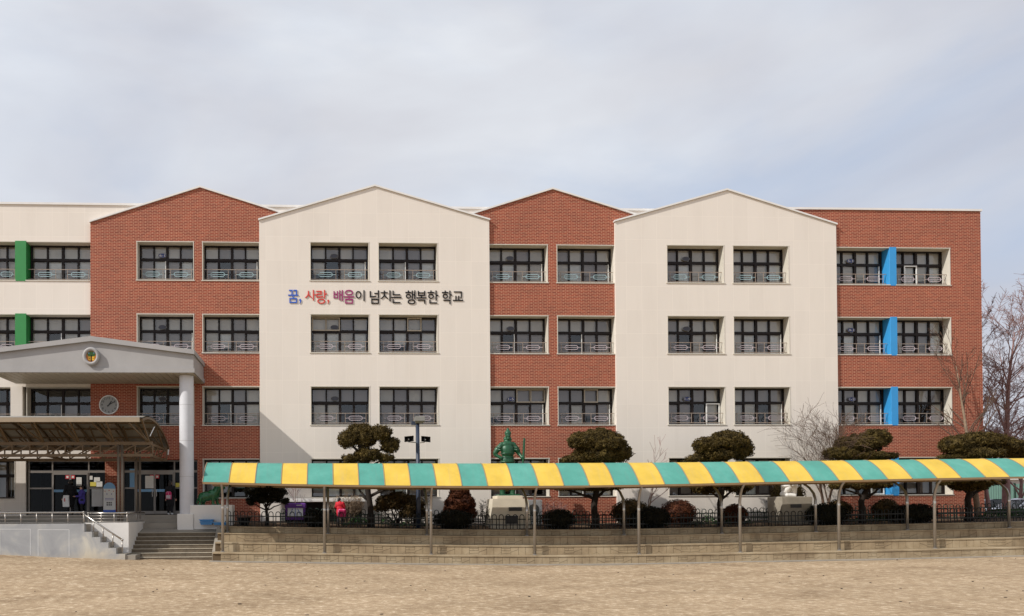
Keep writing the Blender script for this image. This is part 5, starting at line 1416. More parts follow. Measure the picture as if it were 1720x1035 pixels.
YR = 36.75
px_, pz_ = UX(1325, 835, YR), UZ(1325, 834.5, YR)
ped2 = thing('granite_pedestal', 'weathered granite block with a dark plaque under the white seated figure', 'pedestal', (px_, YR, gz_(px_, YR)))
q = MB(); q.bev(UX(1300.5, 850, YR), UX(1351.5, 850, YR), YR - 0.62, YR + 0.6, gz_(px_, YR) - 0.1, pz_, 0.03); q.build('shaft', 'granite', ped2)
q = MB(); q.box(UX(1328, 850, YR - .62), UX(1346, 850, YR - .62), YR - 0.64, YR - 0.61, UZ(1337, 853, YR - .62), UZ(1337, 847, YR - .62)); q.build('plaque', 'plaque', ped2)
fig = thing('seated_statue', 'white stone statue of a seated child reading on the granite block', 'statue', (px_, YR, pz_))
def RP(px, py, dy=0.0):
    P = U(px, py, YR); return (P[0] - px_, dy, P[2] - pz_)
blob('body', [('e', RP(1325, 832), (0.34, 0.3, 0.12)), ('c', RP(1315, 830), 0.13, RP(1322, 818, -0.2), 0.13), ('c', RP(1333, 831), 0.13, RP(1330, 818, -0.2), 0.13), ('e', RP(1324, 822, 0.1), (0.27, 0.22, 0.34)), ('e', RP(1324, 811, 0.1), (0.26, 0.18, 0.24)),
              ('c', RP(1315, 808, 0.05), 0.09, RP(1313, 817, -0.1), 0.085), ('c', RP(1313, 817, -0.1), 0.08, RP(1322, 815, -0.32), 0.06), ('c', RP(1333, 808, 0.05), 0.09, RP(1336, 817, -0.1), 0.085), ('c', RP(1336, 817, -0.1), 0.08, RP(1328, 815, -0.32), 0.06),
              ('c', RP(1324, 806, 0.08), 0.08, RP(1324, 802, 0.04), 0.08), ('e', RP(1324, 797, 0.0), (0.15, 0.17, 0.19)), ('e', RP(1324, 797, -0.17), (0.025, 0.03, 0.035)), ('c', RP(1318, 832, -0.2), 0.09, RP(1330, 833, -0.24), 0.07)] +
             [('c', RP(1321 + i * 2.2, 815, -0.36), 0.02, RP(1321.5 + i * 2, 814, -0.44), 0.016) for i in range(5)], 'white_paint', fig, 0.014, 3)
q = MB(); c = Vector(RP(1325, 814, -0.42)) + Vector((px_, YR, pz_)); q.obox((c.x - 0.16, c.y, c.z), (c.x, c.y + 0.03, c.z - 0.02), 0.2, 0.03); q.obox((c.x, c.y + 0.03, c.z - 0.02), (c.x + 0.16, c.y, c.z), 0.2, 0.03); q.build('book', 'marble', fig)

# green animal statue on the white planter block
YPL = 36.35
xw_, xe_ = UX(321, 860, YPL), UX(392, 860, YPL)
plz = UZ(350, 848.5, YPL)
pl = thing('planter_block', 'plain white rendered block beside the round column', 'pedestal', ((xw_ + xe_) / 2, YPL, 1.4))
q = MB(); q.bev(xw_, xe_, YPL - 0.35, YPL + 0.55, 1.2, plz, 0.02); q.build('block', 'white_paint', pl)
tx_, tz_ = UX(355, 848, YPL), plz
tg = thing('tiger_statue', 'glossy dark green statue of a standing tiger on the white block', 'statue', (tx_, YPL + 0.05, tz_))
def TP(px, py, dy=0.0):
    P = U(px, py, YPL); return (P[0] - tx_, dy, P[2] - tz_)
tp = [('e', TP(346, 834), (0.36, 0.19, 0.22)), ('e', TP(358, 831), (0.30, 0.2, 0.25)), ('e', TP(341, 837), (0.2, 0.17, 0.2)), ('c', TP(362, 828), 0.2, TP(366, 820), 0.18), ('e', TP(369, 816), (0.2, 0.17, 0.19)), ('e', TP(374, 819), (0.12, 0.11, 0.1)),
      ('c', TP(338, 838, -0.09), 0.12, TP(337, 843, -0.1), 0.075), ('c', TP(337, 843, -0.1), 0.07, TP(334.5, 848, -0.1), 0.06), ('e', TP(336, 848, -0.13), (0.1, 0.07, 0.045)),
      ('c', TP(342, 838, 0.1), 0.12, TP(342, 843, 0.1), 0.075), ('c', TP(342, 843, 0.1), 0.07, TP(339, 848, 0.1), 0.06), ('e', TP(341, 848, 0.08), (0.1, 0.07, 0.045)),
      ('c', TP(359, 834, -0.1), 0.1, TP(358, 842, -0.1), 0.075), ('c', TP(358, 842, -0.1), 0.07, TP(358, 848, -0.1), 0.06), ('e', TP(360, 848, -0.12), (0.1, 0.07, 0.045)),
      ('c', TP(363, 834, 0.1), 0.1, TP(364, 842, 0.1), 0.075), ('c', TP(364, 842, 0.1), 0.07, TP(365, 848, 0.1), 0.06), ('e', TP(367, 848, 0.1), (0.1, 0.07, 0.045)),
      ('c', TP(337, 834), 0.06, TP(333, 838), 0.05), ('c', TP(333, 838), 0.05, TP(330.5, 845), 0.04), ('e', TP(365, 811, -0.1), (0.05, 0.03, 0.06)), ('e', TP(366, 811, 0.1), (0.05, 0.03, 0.06))]
blob('body', tp, 'tiger', tg, 0.022, 3)

# ------------------------------------------------------------------ small yard things
for (a, b, t_, b_, lab, nm) in ((336, 359, 872.5, 876.2, 'upper of two stacked blue plastic trays by the white block', 'plastic_tray'), (337, 358, 876.6, 881.5, 'lower of two stacked blue plastic trays by the white block', 'plastic_tray'), (359.5, 381, 877.5, 882, 'single low blue plastic tray right of the stacked pair', 'plastic_tray')):
    Y = 35.75; x0_, x1_ = UX(a, 878, Y), UX(b, 878, Y); z1_, z0_ = UZ(350, t_, Y), UZ(350, b_, Y)
    q = MB(); b0 = len(q.v)
    for (dx, z) in ((0.03, z0_), (0.0, z1_)):
        q.v += [(x0_ + dx, Y - 0.2 + dx, z), (x1_ - dx, Y - 0.2 + dx, z), (x1_ - dx, Y + 0.2 - dx, z), (x0_ + dx, Y + 0.2 - dx, z)]
    q.v += [(x0_ + 0.03, Y - 0.17, z1_), (x1_ - 0.03, Y - 0.17, z1_), (x1_ - 0.03, Y + 0.17, z1_), (x0_ + 0.03, Y + 0.17, z1_), (x0_ + 0.05, Y - 0.15, z0_ + 0.02), (x1_ - 0.05, Y - 0.15, z0_ + 0.02), (x1_ - 0.05, Y + 0.15, z0_ + 0.02), (x0_ + 0.05, Y + 0.15, z0_ + 0.02)]
    q.face((b0 + 3, b0 + 2, b0 + 1, b0))
    for r0 in (0, 4, 8):
        for i in range(4): j = (i + 1) % 4; q.face((b0 + r0 + i, b0 + r0 + j, b0 + r0 + 4 + j, b0 + r0 + 4 + i))
    q.face((b0 + 12, b0 + 13, b0 + 14, b0 + 15))
    q.obox((x0_ - 0.02, Y - 0.21, z1_ - 0.012), (x1_ + 0.02, Y - 0.21, z1_ - 0.012), 0.02, 0.03)
    tag(q.build(nm, 'blue_box'), lab, 'tray', 'blue trays by the steps')

Y = 37.05
cx0, cx1 = UX(480, 870, Y), UX(513, 870, Y); cz1 = UZ(497, 845, Y); cxm = (cx0 + cx1) / 2; cz0 = gz_(cxm, Y)
cart = thing('purple_cart', 'purple framed play cart with clear windows under the small juniper', 'cart', (cxm, Y, cz0))
q = MB(); H_ = cz1 - cz0
q.bev(cx0, cx1, Y - 0.3, Y + 0.3, cz0 + 0.18, cz0 + H_ * 0.36, 0.04)
q.build('tub', 'purple', cart)
for x in (cx0 + 0.05, cx1 - 0.05):
    for y in (Y - 0.26, Y + 0.26):
        p = MB(); p.obox((x, y, cz0 + H_ * 0.36 + 0.002), (x, y, cz1 - 0.05), 0.09, 0.09); p.build('corner_post', 'purple', cart)
q = MB(); q.bev(cx0 - 0.03, cx1 + 0.03, Y - 0.34, Y + 0.34, cz1 - 0.22, cz1, 0.05); q.build('roof', 'purple', cart)
q = MB(); q.box(cx0 + 0.1, cx1 - 0.1, Y - 0.275, Y - 0.27, cz0 + H_ * 0.37, cz1 - 0.23); q.build('window', 'blind_light', cart)
q = MB(); q.box(cxm - 0.012, cxm + 0.012, Y - 0.29, Y - 0.277, cz0 + H_ * 0.37, cz1 - 0.23); q.tube([(cxm - 0.25, Y - 0.285, cz0 + H_ * 0.42), (cxm - 0.12, Y - 0.285, cz1 - 0.26)], 0.012, 5); q.tube([(cxm + 0.1, Y - 0.285, cz1 - 0.26), (cxm + 0.24, Y - 0.285, cz0 + H_ * 0.42)], 0.012, 5); q.build('strap', 'let_blue', cart)
q = MB(); q.box(cxm + 0.05, cxm + 0.3, Y - 0.352, Y - 0.345, cz1 - 0.12, cz1 - 0.09); q.build('tag_strip', 'paper', cart)
for x in (cx0 + 0.14, cx1 - 0.14):
    for y in (Y - 0.24, Y + 0.24):
        p = MB(); p.smooth = True
        p.tube([(x, y - 0.03, cz0 + 0.13), (x, y + 0.03, cz0 + 0.13)], 0.13, 16); p.build('wheel', 'tyre', cart)

# flower pot behind the near fence
Y = 36.2; xp = UX(410, 868, Y); zp = gz_(xp, Y)
pot = thing('flower_pot', 'wide dark round planter bowl behind the left end of the fence', 'planter', (xp, Y, zp))
q = MB(); q.smooth = True; q.lathe([(0.18, zp - 0.02), (0.27, zp + 0.2), (0.32, zp + 0.36), (0.34, zp + 0.38), (0.30, zp + 0.38), (0.27, zp + 0.33), (0.02, zp + 0.33)], xp, Y, 20); q.build('bowl', 'black', pot)

# outdoor air conditioner unit
Y = 37.4; a0, a1 = UX(886, 855, Y), UX(911, 855, Y); z1_ = UZ(898, 839.5, Y); z0_ = gz_((a0 + a1) / 2, Y) + 0.06
ac = thing('air_conditioner', 'white outdoor air conditioner unit beside the warrior pedestal', 'air conditioner', ((a0 + a1) / 2, Y, z0_ - 0.06))
q = MB(); q.bev(a0, a1, Y, Y + 0.32, z0_, z1_, 0.02); q.build('casing', 'marble', ac)
q = MB(); q.smooth = True; cx_, cz_ = a0 + 0.30, (z0_ + z1_) / 2 + 0.12
for r in (0.06, 0.11, 0.16, 0.21, 0.255): q.tube([(cx_ + r * math.cos(t_), Y - 0.016, cz_ + r * math.sin(t_)) for t_ in np.linspace(0, 2 * math.pi, 25)], 0.012, 4)
q.build('fan_grille', 'lampgrey', ac)
q = MB(); q.disc(cx_, Y - 0.004, cz_, 0.27, 24); q.build('fan_opening', 'lampgrey', ac)
q = MB(); q.box(a0 + 0.05, a1 - 0.05, Y + 0.05, Y + 0.27, z0_ - 0.07, z0_ - 0.001); q.build('foot', 'concrete', ac)

# lamp post with horn speakers
Y = 35.95; lx = UX(702.5, 800, Y); lz = gz_(lx, Y); ltop = UZ(701, 711, Y)
lamp = thing('lamp_post', 'navy lamp post with a box floodlight in front of the first cream bay', 'lamp post', (lx, Y, lz))
q = MB(); q.smooth = True; q.tube([(lx, Y, lz - 0.05), (lx, Y, lz + 1.2), (lx - 0.02, Y, ltop)], [0.13, 0.10, 0.085], 12); q.build('pole', 'navy', lamp)
q = MB(); hx0, hx1 = UX(696, 704, Y), UX(713, 704, Y); hz0, hz1 = UZ(704, 711.5, Y), UZ(704, 700, Y)
b = len(q.v)
q.v += [(hx0 + 0.04, Y - 0.15, hz0), (hx1 - 0.09, Y - 0.15, hz0), (hx1 - 0.09, Y + 0.2, hz0), (hx0 + 0.04, Y + 0.2, hz0), (hx0, Y - 0.26, hz0 + 0.1), (hx1, Y - 0.26, hz0 + 0.1), (hx1, Y + 0.24, hz0 + 0.14), (hx0, Y + 0.24, hz0 + 0.14), (hx0 + 0.03, Y - 0.22, hz1), (hx1 - 0.02, Y - 0.22, hz1), (hx1 - 0.02, Y + 0.2, hz1), (hx0 + 0.03, Y + 0.2, hz1)]
q.face((b + 3, b + 2, b + 1, b)); q.face((b + 8, b + 9, b + 10, b + 11))
for r0 in (0, 4):
    for i in range(4): j = (i + 1) % 4; q.face((b + r0 + i, b + r0 + j, b + r0 + 4 + j, b + r0 + 4 + i))
q.build('floodlight', 'lampgrey', lamp)
q = MB(); q.box(hx0 - 0.13, hx0 + 0.05, Y - 0.05, Y + 0.14, hz0 - 0.06, hz0 + 0.1); q.build('bracket', 'navy', lamp)
for (px0, px1, py, lab) in ((678.5, 694, 738, 'left horn loudspeaker on the navy lamp post'), (706.5, 722, 738.5, 'right horn loudspeaker on the navy lamp post')):
    xa, xb = UX(px0, py, Y - 0.2), UX(px1, py, Y - 0.2); zc = UZ(700, py, Y - 0.2); hh = 0.125
    hs = thing('horn_speaker', lab, 'loudspeaker', ((xa + xb) / 2, Y - 0.1, zc), 'horn speakers on the lamp post')
    q = MB(); b = len(q.v); mx_ = (xa + xb) / 2; tilt_ = 0.02 if px0 < 700 else -0.02
    for (hw_, h2, y) in (((xb - xa) / 2, hh, Y - 0.42), ((xb - xa) / 2 * 0.96, hh * 0.95, Y - 0.40), (0.09, 0.06, Y - 0.14), (0.05, 0.045, Y - 0.06)):
        q.v += [(mx_ - hw_, y, zc - h2 - tilt_), (mx_ + hw_, y, zc - h2 + tilt_), (mx_ + hw_, y, zc + h2 + tilt_), (mx_ - hw_, y, zc + h2 - tilt_)]
    for r0 in (0, 4, 8):
        for i in range(4): j = (i + 1) % 4; q.face((b + r0 + i, b + r0 + 4 + i, b + r0 + 4 + j, b + r0 + j))
    q.build('horn', 'black', hs)
    q = MB(); q.smooth = True; q.ellipsoid((mx_, Y - 0.2, zc), (0.035, 0.07, 0.035), 10, 8); q.build('throat', 'marble', hs)
    q = MB(); q.lathe([(0.07, zc - 0.07), (0.07, zc + 0.07)], mx_, Y - 0.03, 12); q.tube([(mx_, Y - 0.03, zc - 0.1), (lx + (0.1 if mx_ > lx else -0.1), Y - 0.02, zc - 0.13)], 0.02, 6); q.build('driver', 'lampgrey', hs)

# standing banner by the doors
Y = 38.0; x0_, x1_ = UX(173.5, 840, Y), UX(194, 840, Y); z0_ = 2.02; zt_ = UZ(184, 810.5, Y); xm_ = (x0_ + x1_) / 2; zs_ = UZ(184, 821, Y)
bn = thing('standing_banner', 'arched blue and white standing banner beside the brick pier', 'banner', (xm_, Y, 2.0))
q = MB(); arc = [(xm_ + (x1_ - x0_) / 2 * math.cos(t_), zs_ + (zt_ - zs_) * math.sin(t_)) for t_ in np.linspace(0, math.pi, 14)]
q.prism([(x0_, zs_ + 0.0)] + [(x1_, zs_)] + arc[1:-1], Y, Y + 0.02); q.build('blue_arch', 'sky_sticker', bn)
q = MB(); q.box(x0_, x1_, Y + 0.0, Y + 0.02, z0_ + 0.22, zs_ - 0.002); q.build('white_sheet', 'paper', bn)
q = MB(); q.box(x0_, x1_, Y, Y + 0.02, z0_ + 0.04, z0_ + 0.218); q.build('blue_foot_band', 'let_blue', bn)
q = MB()
for i, (ux, uz, mt) in enumerate(((0.14, 0.88, 1), (0.48, 0.92, 0), (0.84, 0.88, 1), (0.3, 0.75, 2), (0.68, 0.75, 2))):
    q.cur = mt; q.disc(x0_ + (x1_ - x0_) * ux, Y - 0.003, z0_ + 0.22 + (zs_ - z0_ - 0.22) * uz, 0.025, 8)
q.cur = 3
for i in range(3):
    for j in range(2): q.box(xm_ - 0.13 + i * 0.09, xm_ - 0.07 + i * 0.09, Y - 0.004, Y - 0.002, z0_ + 0.42 + j * 0.1, z0_ + 0.49 + j * 0.1)
q.cur = 2
for j in range(2): q.box(x0_ + 0.08, x1_ - 0.08, Y - 0.004, Y - 0.002, z0_ + 0.68 + j * 0.07, z0_ + 0.7 + j * 0.07)
q.build('printed_marks', ['red_sign', 'emb_orange', 'purple_coat', 'black'], bn)
q = MB(); q.box(x0_ - 0.05, x1_ + 0.05, Y - 0.15, Y + 0.17, z0_ - 0.02, z0_ + 0.038); q.build('base', 'lampgrey', bn)

# ------------------------------------------------------------------ people
def hand_prims(w, d, s=1.0, side=1):
    """palm, four fingers and a thumb hanging from wrist w along direction d"""
    w = Vector(w); d = Vector(d).normalized(); o = d.orthogonal().normalized(); a = d.cross(o)
    out = [('c', w, 0.026 * s, w + d * 0.06 * s, 0.03 * s)]
    for i in range(4):
        off = o * (i - 1.5) * 0.02 * s; ln = (0.055, 0.066, 0.062, 0.048)[i] * s
        p = w + d * 0.075 * s + off; k1 = p + d * ln * 0.5 + a * 0.008 * s; out += [('c', p, 0.0105 * s, k1, 0.0095 * s), ('c', k1, 0.0095 * s, k1 + (d * 0.7 + a * 0.7) * ln * 0.5, 0.008 * s)]
    out.append(('c', w + d * 0.03 * s + o * 0.03 * s * side, 0.012 * s, w + d * 0.07 * s + o * 0.055 * s * side + a * 0.015 * s, 0.010 * s))
    return out
def person(label, x, y, z, h, face, coat, long_coat, trousers, arms, shoes='shoe', head_tilt=(0, 0), hood=False, stride=0.0, group=None, skirt=False, hair_len=0.0, puff=1.0, hs=1.0):
    """arms: two lists (elbow, wrist) in units of height, local frame: facing -Y, rotated by face (deg)"""
    t = thing('person', label, 'person', (x, y, z), group)
    rz = Matrix.Rotation(R(face), 3, 'Z')
    T = lambda p: tuple(rz @ (Vector(p) * h))
    E_ = lambda p, r: ('e', T(p), tuple(c * h for c in r))
    Cc = lambda a, ra, b, rb: ('c', T(a), ra * h, T(b), rb * h)
    legs = []
    for s in (-1, 1):
        fy = stride * s
        legs.append(((0.052 * s, 0, 0.5), (0.055 * s, fy * 0.4 - 0.01, 0.28), (0.055 * s, fy + 0.01, 0.045)))
    sh = {-1: (-0.112, 0, 0.80), 1: (0.112, 0, 0.80)}
    head = (head_tilt[0], head_tilt[1] - 0.012, 0.925)
    pr = [E_((0, 0, 0.52), (0.09, 0.065, 0.07)), E_((0, 0, 0.64), (0.085, 0.06, 0.1)), E_((0, 0, 0.74), (0.105, 0.065, 0.1)), Cc((0, 0, 0.82), 0.035, (head[0] * 0.5, 0, 0.87), 0.032),
          E_(head, (0.045 * hs, 0.054 * hs, 0.066 * hs)), E_((head[0], head[1] - 0.02, head[2] - 0.035), (0.034, 0.036, 0.03)), E_((head[0], head[1] - 0.056, head[2] - 0.01), (0.009, 0.012, 0.013)), E_((head[0], head[1] - 0.05, head[2] - 0.036), (0.014, 0.006, 0.006))]
    for s in (-1, 1):
        pr.append(E_((head[0] + 0.046 * s, head[1] + 0.004, head[2] - 0.005), (0.008, 0.014, 0.02)))
        a, b, c = legs[(s + 1) // 2]
        pr += [Cc(a, 0.055, b, 0.036), Cc(b, 0.035, c, 0.022), Cc(c, 0.024, (c[0], c[1] - 0.05, 0.022), 0.02)]
        e, w = arms[(s + 1) // 2]
        pr += [Cc(sh[s], 0.034, e, 0.026), Cc(e, 0.025, w, 0.016)]
        dv = Vector(w) - Vector(e)
        pr += hand_prims(T(w), rz @ dv, h / 1.7, s)
    blob('body', pr, 'skin', t, 0.011, 2)
    E0, C0 = E_, Cc
    E_ = lambda p, r: E0(p, tuple(c * puff for c in r))
    Cc = lambda a, ra, b, rb: C0(a, ra * puff, b, rb * puff)
    cj = [E_((0, 0, 0.62), (0.105, 0.078, 0.12)), E_((0, 0, 0.745), (0.122, 0.078, 0.10)), E_((0, 0, 0.80), (0.105, 0.062, 0.045)), Cc((0, 0, 0.81), 0.05, (0, 0, 0.845), 0.045)]
    if long_coat: cj += [E_((0, 0, 0.50), (0.115, 0.085, 0.14)), Cc((-0.03, 0, 0.44), 0.09, (-0.03, 0, long_coat), 0.085), Cc((0.03, 0, 0.44), 0.09, (0.03, 0, long_coat), 0.085)]
    for s in (-1, 1):
        e, w = arms[(s + 1) // 2]; w2 = Vector(e).lerp(Vector(w), 0.92)
        cj += [Cc(sh[s], 0.047, e, 0.040), Cc(e, 0.040, w2, 0.028)]
    if hood: cj.append(E_((head[0], head[1] + 0.04, head[2] - 0.06), (0.07, 0.05, 0.045)))
    E_, Cc = E0, C0
    blob('coat', cj, coat, t, 0.014, 3)
    tj = [E_((0, 0, 0.49), (0.098, 0.072, 0.07))]
    for s in (0, 1):
        a, b, c = legs[s]; c2 = (c[0], c[1], 0.075)
        tj += [Cc(a, 0.062, b, 0.047), Cc(b, 0.046, c2, 0.036)]
    blob('trousers', tj, trousers, t, 0.014, 3)
    for s in (0, 1):
        c = legs[s][2]; blob('shoe', [E_((c[0], c[1] - 0.03, 0.022), (0.03, 0.068, 0.024)), E_((c[0], c[1] + 0.005, 0.035), (0.028, 0.034, 0.03))], shoes, t, 0.012, 2)
    hj = [E_((head[0], head[1] + 0.012, head[2] + 0.018), (0.053 * hs, 0.058 * hs, 0.058 * hs)), E_((head[0], head[1] + 0.03, head[2] - 0.015), (0.05 * hs, 0.042 * hs, 0.052 * hs))]
    if hair_len: hj.append(E_((head[0], head[1] + 0.038, head[2] - hair_len), (0.048, 0.03, 0.06)))
    blob('hair', hj, 'hair', t, 0.012, 2)
    em_ = MB()
    for s in (-1, 1): em_.ellipsoid(Vector(T((head[0] + 0.018 * s, head[1] - 0.051, head[2] + 0.006))) + Vector((x, y, z)), (0.0055 * h,) * 3, 8, 6)
    em_.build('eyes', 'hair', t)
    return t
hang = [((-0.15, 0.01, 0.62), (-0.16, -0.03, 0.47)), ((0.15, 0.01, 0.62), (0.16, -0.03, 0.47))]
pz0 = 2.0
Y = 38.05
xA = UX(118, 840, Y)
person('adult in black coat at the glass doors carrying a white shopping bag', xA, Y, pz0, 1.66, 200, 'black_cloth', 0.30, 'black_cloth',
       [((-0.15, -0.02, 0.63), (-0.10, -0.12, 0.60)), ((0.16, 0.01, 0.62), (0.19, -0.03, 0.48))], group='people at the school doors')
Y2 = 37.75; xB = UX(137.5, 840, Y2)
person('person in purple jacket facing the adult in black with one arm out', xB, Y2, pz0, 1.38, -70, 'purple_coat', 0.42, 'black_cloth',
       [((-0.15, -0.05, 0.64), (-0.10, -0.22, 0.63)), ((0.15, -0.05, 0.64), (0.08, -0.2, 0.63))], group='people at the school doors', hair_len=0.05)
# white shopping bag hanging from the adult's hand
Y = 37.8; bx0, bx1 = UX(106, 840, Y), UX(116, 840, Y); bz1, bz0 = UZ(110, 832, Y), UZ(110, 851.5, Y)
bag = thing('shopping_bag', 'white paper shopping bag with a red mark held by the adult', 'bag', ((bx0 + bx1) / 2, Y, bz0))
q = MB(); b = len(q.v)
for (i0, i1, z, hy) in ((0.0, 0.02, bz0, 0.05), (-0.01, 0.0, bz0 + 0.3, 0.07), (0.02, 0.0, bz1, 0.03)):
    q.v += [(bx0 + i0, Y - hy, z), (bx1 + i1, Y - hy, z), (bx1 + i1, Y + hy, z), (bx0 + i0, Y + hy, z)]
for r0 in (0, 4):
    for i in range(4): j = (i + 1) % 4; q.face((b + r0 + i, b + r0 + j, b + r0 + 4 + j, b + r0 + 4 + i))
q.face((b + 3, b + 2, b + 1, b)); q.build('sack', 'marble', bag)
q = MB(); xm_ = (bx0 + bx1) / 2; q.tube([(xm_ - 0.06, Y, bz1 - 0.01), (xm_ - 0.02, Y, bz1 + 0.13), (xm_ + 0.02, Y, bz1 + 0.13), (xm_ + 0.06, Y, bz1 - 0.01)], 0.01, 6); q.build('handle', 'black', bag)
q = MB(); q.disc(bx0 + 0.09, Y - 0.074, bz0 + 0.36, 0.035, 12); q.disc(bx0 + 0.09, Y - 0.074, bz0 + 0.28, 0.035, 12); q.build('red_mark', 'red_sign', bag)
Y3 = 38.2; xC = UX(286, 840, Y3)
person('person in dark clothes and white shoes at the right hand doors', xC, Y3, pz0, 1.62, 160, 'black_cloth', 0.30, 'black_cloth', hang, 'shoe_white', group='people at the school doors', hair_len=0.05)
bpx = UX(285, 831, Y3); bpz = UZ(285, 832, Y3)
bp_ = thing('school_bag', 'pink and white patterned school bag on the dark clothed person', 'bag', (bpx, Y3 - 0.2, bpz - 0.2))
q = MB(); q.smooth = False; q.bev(bpx - 0.13, bpx + 0.13, Y3 - 0.32, Y3 - 0.16, bpz - 0.19, bpz + 0.17, 0.04); q.build('pack', 'polka', bp_)
q = MB(); q.bev(bpx - 0.1, bpx + 0.1, Y3 - 0.355, Y3 - 0.321, bpz - 0.16, bpz, 0.015); q.build('pocket', 'orn_pink', bp_)

Yr = 36.55; xr_ = UX(571, 860, Yr); zr_ = gz_(xr_, Yr) + 0.0
hg = UZ(573, 836, Yr) - zr_
person('child in red coat seen from behind near the garden fence', xr_, Yr, zr_, hg, 165, 'red_coat', 0.40, 'black_cloth',
       [((-0.16, -0.04, 0.66), (-0.10, -0.1, 0.56)), ((0.16, -0.04, 0.66), (0.10, -0.12, 0.58))], 'shoe', (0.03, -0.02), stride=0.05, puff=1.15, hs=1.22)
bxp = UX(574, 862, Yr); bzp = UZ(574, 862, Yr)
bp2 = thing('backpack', 'pink polka dot backpack on the child in red', 'backpack', (bxp, Yr - 0.2, bzp - 0.2))
q = MB(); q.bev(bxp - 0.19, bxp + 0.19, Yr - 0.34, Yr - 0.12, bzp - 0.22, bzp + 0.2, 0.06); q.build('pack', 'polka', bp2)
q = MB(); q.bev(bxp - 0.14, bxp + 0.14, Yr - 0.39, Yr - 0.342, bzp - 0.2, bzp - 0.02, 0.02); q.build('pocket', 'polka', bp2)
q = MB(); q.tube([(bxp - 0.05, Yr - 0.2, bzp + 0.2), (bxp, Yr - 0.2, bzp + 0.26), (bxp + 0.05, Yr - 0.2, bzp + 0.2)], 0.012, 6); q.build('grab_loop', 'red_coat', bp2)

# ------------------------------------------------------------------ far right: cars, fence
def car(label, x, y, z, paint, ln=4.5, hgt=1.45, face=1):
    t = thing('parked_car', label, 'car', (x, y, z), 'cars parked beside the school')
    hw = 0.87
    prof = [(-2.2, 0.35), (-2.22, 0.62), (-2.1, 0.82), (-1.2, 0.92), (-0.55, 1.36), (-0.1, 1.45), (0.7, 1.45), (1.15, 1.36), (1.75, 0.98), (2.15, 0.92), (2.22, 0.62), (2.18, 0.35)]
    prof = [(px * face, pz) for px, pz in prof]
    q = MB(); q.smooth = False; b = len(q.v); n = len(prof); ws = []
    for side, ins in ((-1, 1), (-1, 0), (1, 0), (1, 1)):
        for (px, pz) in prof:
            k_ = max(0, (pz - 0.9)) * 0.35; w = hw - k_ - (0.06 if ins else 0)
            zz = pz if not ins else pz
            q.v.append((x + px * (0.97 if ins else 1.0), y + side * w, z + zz - (0.0 if not ins else 0.0)))
    for r in range(3):
        for i in range(n - 1): q.face((b + r * n + i, b + r * n + i + 1, b + (r + 1) * n + i + 1, b + (r + 1) * n + i))
    q.face([b + i for i in range(n)][::-1]); q.face([b + 3 * n + i for i in range(n)])
    body = q.build('body', paint, t)
    for side in (-1, 1):
        q = MB(); yy = y + side * (hw - 0.075)
        for (a_, b_, c_, d_) in (((-1.0, 0.97), (-0.1, 0.97), (-0.1, 1.36), (-0.5, 1.33)), ((-0.04, 0.97), (0.75, 0.97), (0.75, 1.37), (-0.04, 1.37)), ((0.82, 0.97), (1.45, 1.0), (1.1, 1.32), (0.82, 1.36))):
            pts = [(x + px * face, y + side * (hw - 0.35 * max(0, pz - 0.9) + 0.006), z + pz) for px, pz in (a_, b_, c_, d_)]
            q.poly(pts)
        q.build('side_window', 'carglass', t)
    for px0, pz0_, px1, pz1 in ((-1.15, 0.96, -0.58, 1.35), (1.68, 1.02, 1.18, 1.35)):
        q = MB(); w0, w1 = hw - 0.12, hw - 0.22; dxx = -0.012 if px0 < 0 else 0.012
        q.poly([(x + (px0 + dxx) * face, y - w0, z + pz0_ + 0.012), (x + (px0 + dxx) * face, y + w0, z + pz0_ + 0.012), (x + (px1 + dxx) * face, y + w1, z + pz1 + 0.012), (x + (px1 + dxx) * face, y - w1, z + pz1 + 0.012)]); q.build('windscreen', 'carglass', t)
    for px in (-1.38, 1.38):
        for side in (-1, 1):
            q = MB(); q.smooth = True; q.tube([(x + px, y + side * (hw - 0.2), z + 0.31), (x + px, y + side * (hw + 0.01), z + 0.31)], 0.31, 20); w_ = q.build('wheel', 'tyre', t)
            q = MB(); q.tube([(x + px, y + side * (hw + 0.012), z + 0.31), (x + px, y + side * (hw + 0.02), z + 0.31)], 0.2, 14); q.build('rim', 'steel', w_)
    for side in (-1, 1):
        q = MB(); q.box(x - 2.235 * face - 0.01, x - 2.235 * face + 0.03, y + side * 0.55 - 0.17, y + side * 0.55 + 0.17, z + 0.62, z + 0.76); q.build('headlight', 'marble', t)
        q = MB(); q.box(x + 2.225 * face - 0.02, x + 2.225 * face + 0.02, y + side * 0.6 - 0.15, y + side * 0.6 + 0.15, z + 0.66, z + 0.8); q.build('tail_light', 'red_sign', t)
        q = MB(); q.box(x - 0.85 * face - 0.09, x - 0.85 * face + 0.09, y + side * (hw + 0.09) - 0.07, y + side * (hw + 0.09) + 0.07, z + 0.95, z + 1.07); q.build('mirror', paint, t)
mb = MB(); mb.box(fx(1656), 80, 39.5, 70, 0.6, 1.25); struct('car_park', mb, 'concrete')
xcar = UX(1712, 850, 48)
car('white saloon car half hidden behind the canopy post and hedge', xcar, 47.5, 1.25, 'car_white', face=1)
car('dark car with pale roof parked behind the white saloon', UX(1672, 840, 53), 53, 1.25, 'car_dark', face=-1)
Yf = 58
gf = thing('mesh_fence', 'pale green panel fence beyond the parked cars', 'fence', (UX(1650, 840, Yf), Yf, 1.2))
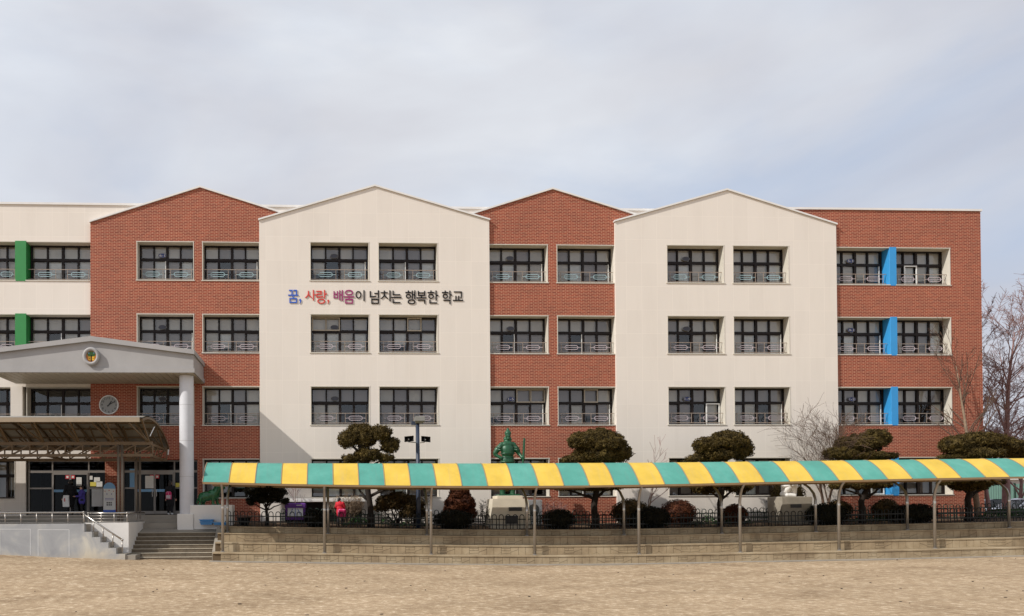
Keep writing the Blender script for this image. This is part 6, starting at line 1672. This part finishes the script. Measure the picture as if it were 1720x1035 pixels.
for i in range(8):
    xa = UX(1600, 840, Yf) + i * 2.4
    q = MB(); z0_, z1_ = 1.25, UZ(1690, 813, Yf); q.box(xa + 0.04, xa + 2.36, Yf, Yf + 0.04, z0_, z1_)
    for j in range(12): q.box(xa + 0.1 + j * 0.19, xa + 0.15 + j * 0.19, Yf - 0.03, Yf - 0.002, z0_ + 0.02, z1_ - 0.02)
    q.build('panel', 'teal_mesh', gf)
    q = MB(); q.box(xa - 0.04, xa + 0.04, Yf - 0.05, Yf + 0.06, z0_, z1_ + 0.08); q.build('post', 'fence_back', gf)
mb = MB(); x0_ = UX(1655, 850, 40.6); f = MB()
bush('hedge', 'dark green low hedge in front of the parked white car', 'hedge', 1655, 1760, 855, 40.5, 'ivy', 91, n=4200, size=0.06)

# distant low buildings / tree belt beyond the fence
far = MB()
ww = thing('far_building', 'low pale building beyond the mesh fence', 'building', (UX(1705, 830, 90), 90, 1))
q = MB(); q.box(UX(1640, 830, 90), UX(1640, 830, 90) + 26, 90, 100, 0.5, UZ(1690, 806, 90)); q.build('wall', 'portico', ww)
q = MB(); q.prism([(UX(1640, 830, 90) - 0.4, UZ(1690, 806, 90) + 0.002), (UX(1640, 830, 90) + 26.4, UZ(1690, 806, 90) + 0.002), (UX(1640, 830, 90) + 25.5, UZ(1690, 795, 90)), (UX(1640, 830, 90) + 0.5, UZ(1690, 795, 90))], 89.7, 100.4); q.build('roof', 'coping', ww)

# small clods and leaf scraps lying on the sand
mb = MB(); rr = random.Random(5)
for i in range(90):
    y = rr.uniform(15, 32); x = rr.uniform(-0.5, 1) * y * 0.9 + 1; r = rr.uniform(0.008, 0.028)
    w = min(1, max(0, (y - 16) / 14)); w = w * w * (3 - 2 * w)
    mb.ellipsoid((x, y, dz(x) * w + 0.015), (r * rr.uniform(0.8, 2.2), r, r * 0.5), 6, 4, 0.2, i)
o = mb.build('leaf_scraps', 'bark'); tag(o, 'scattered dark clods and leaf scraps on the sand', 'debris', None, 'stuff')
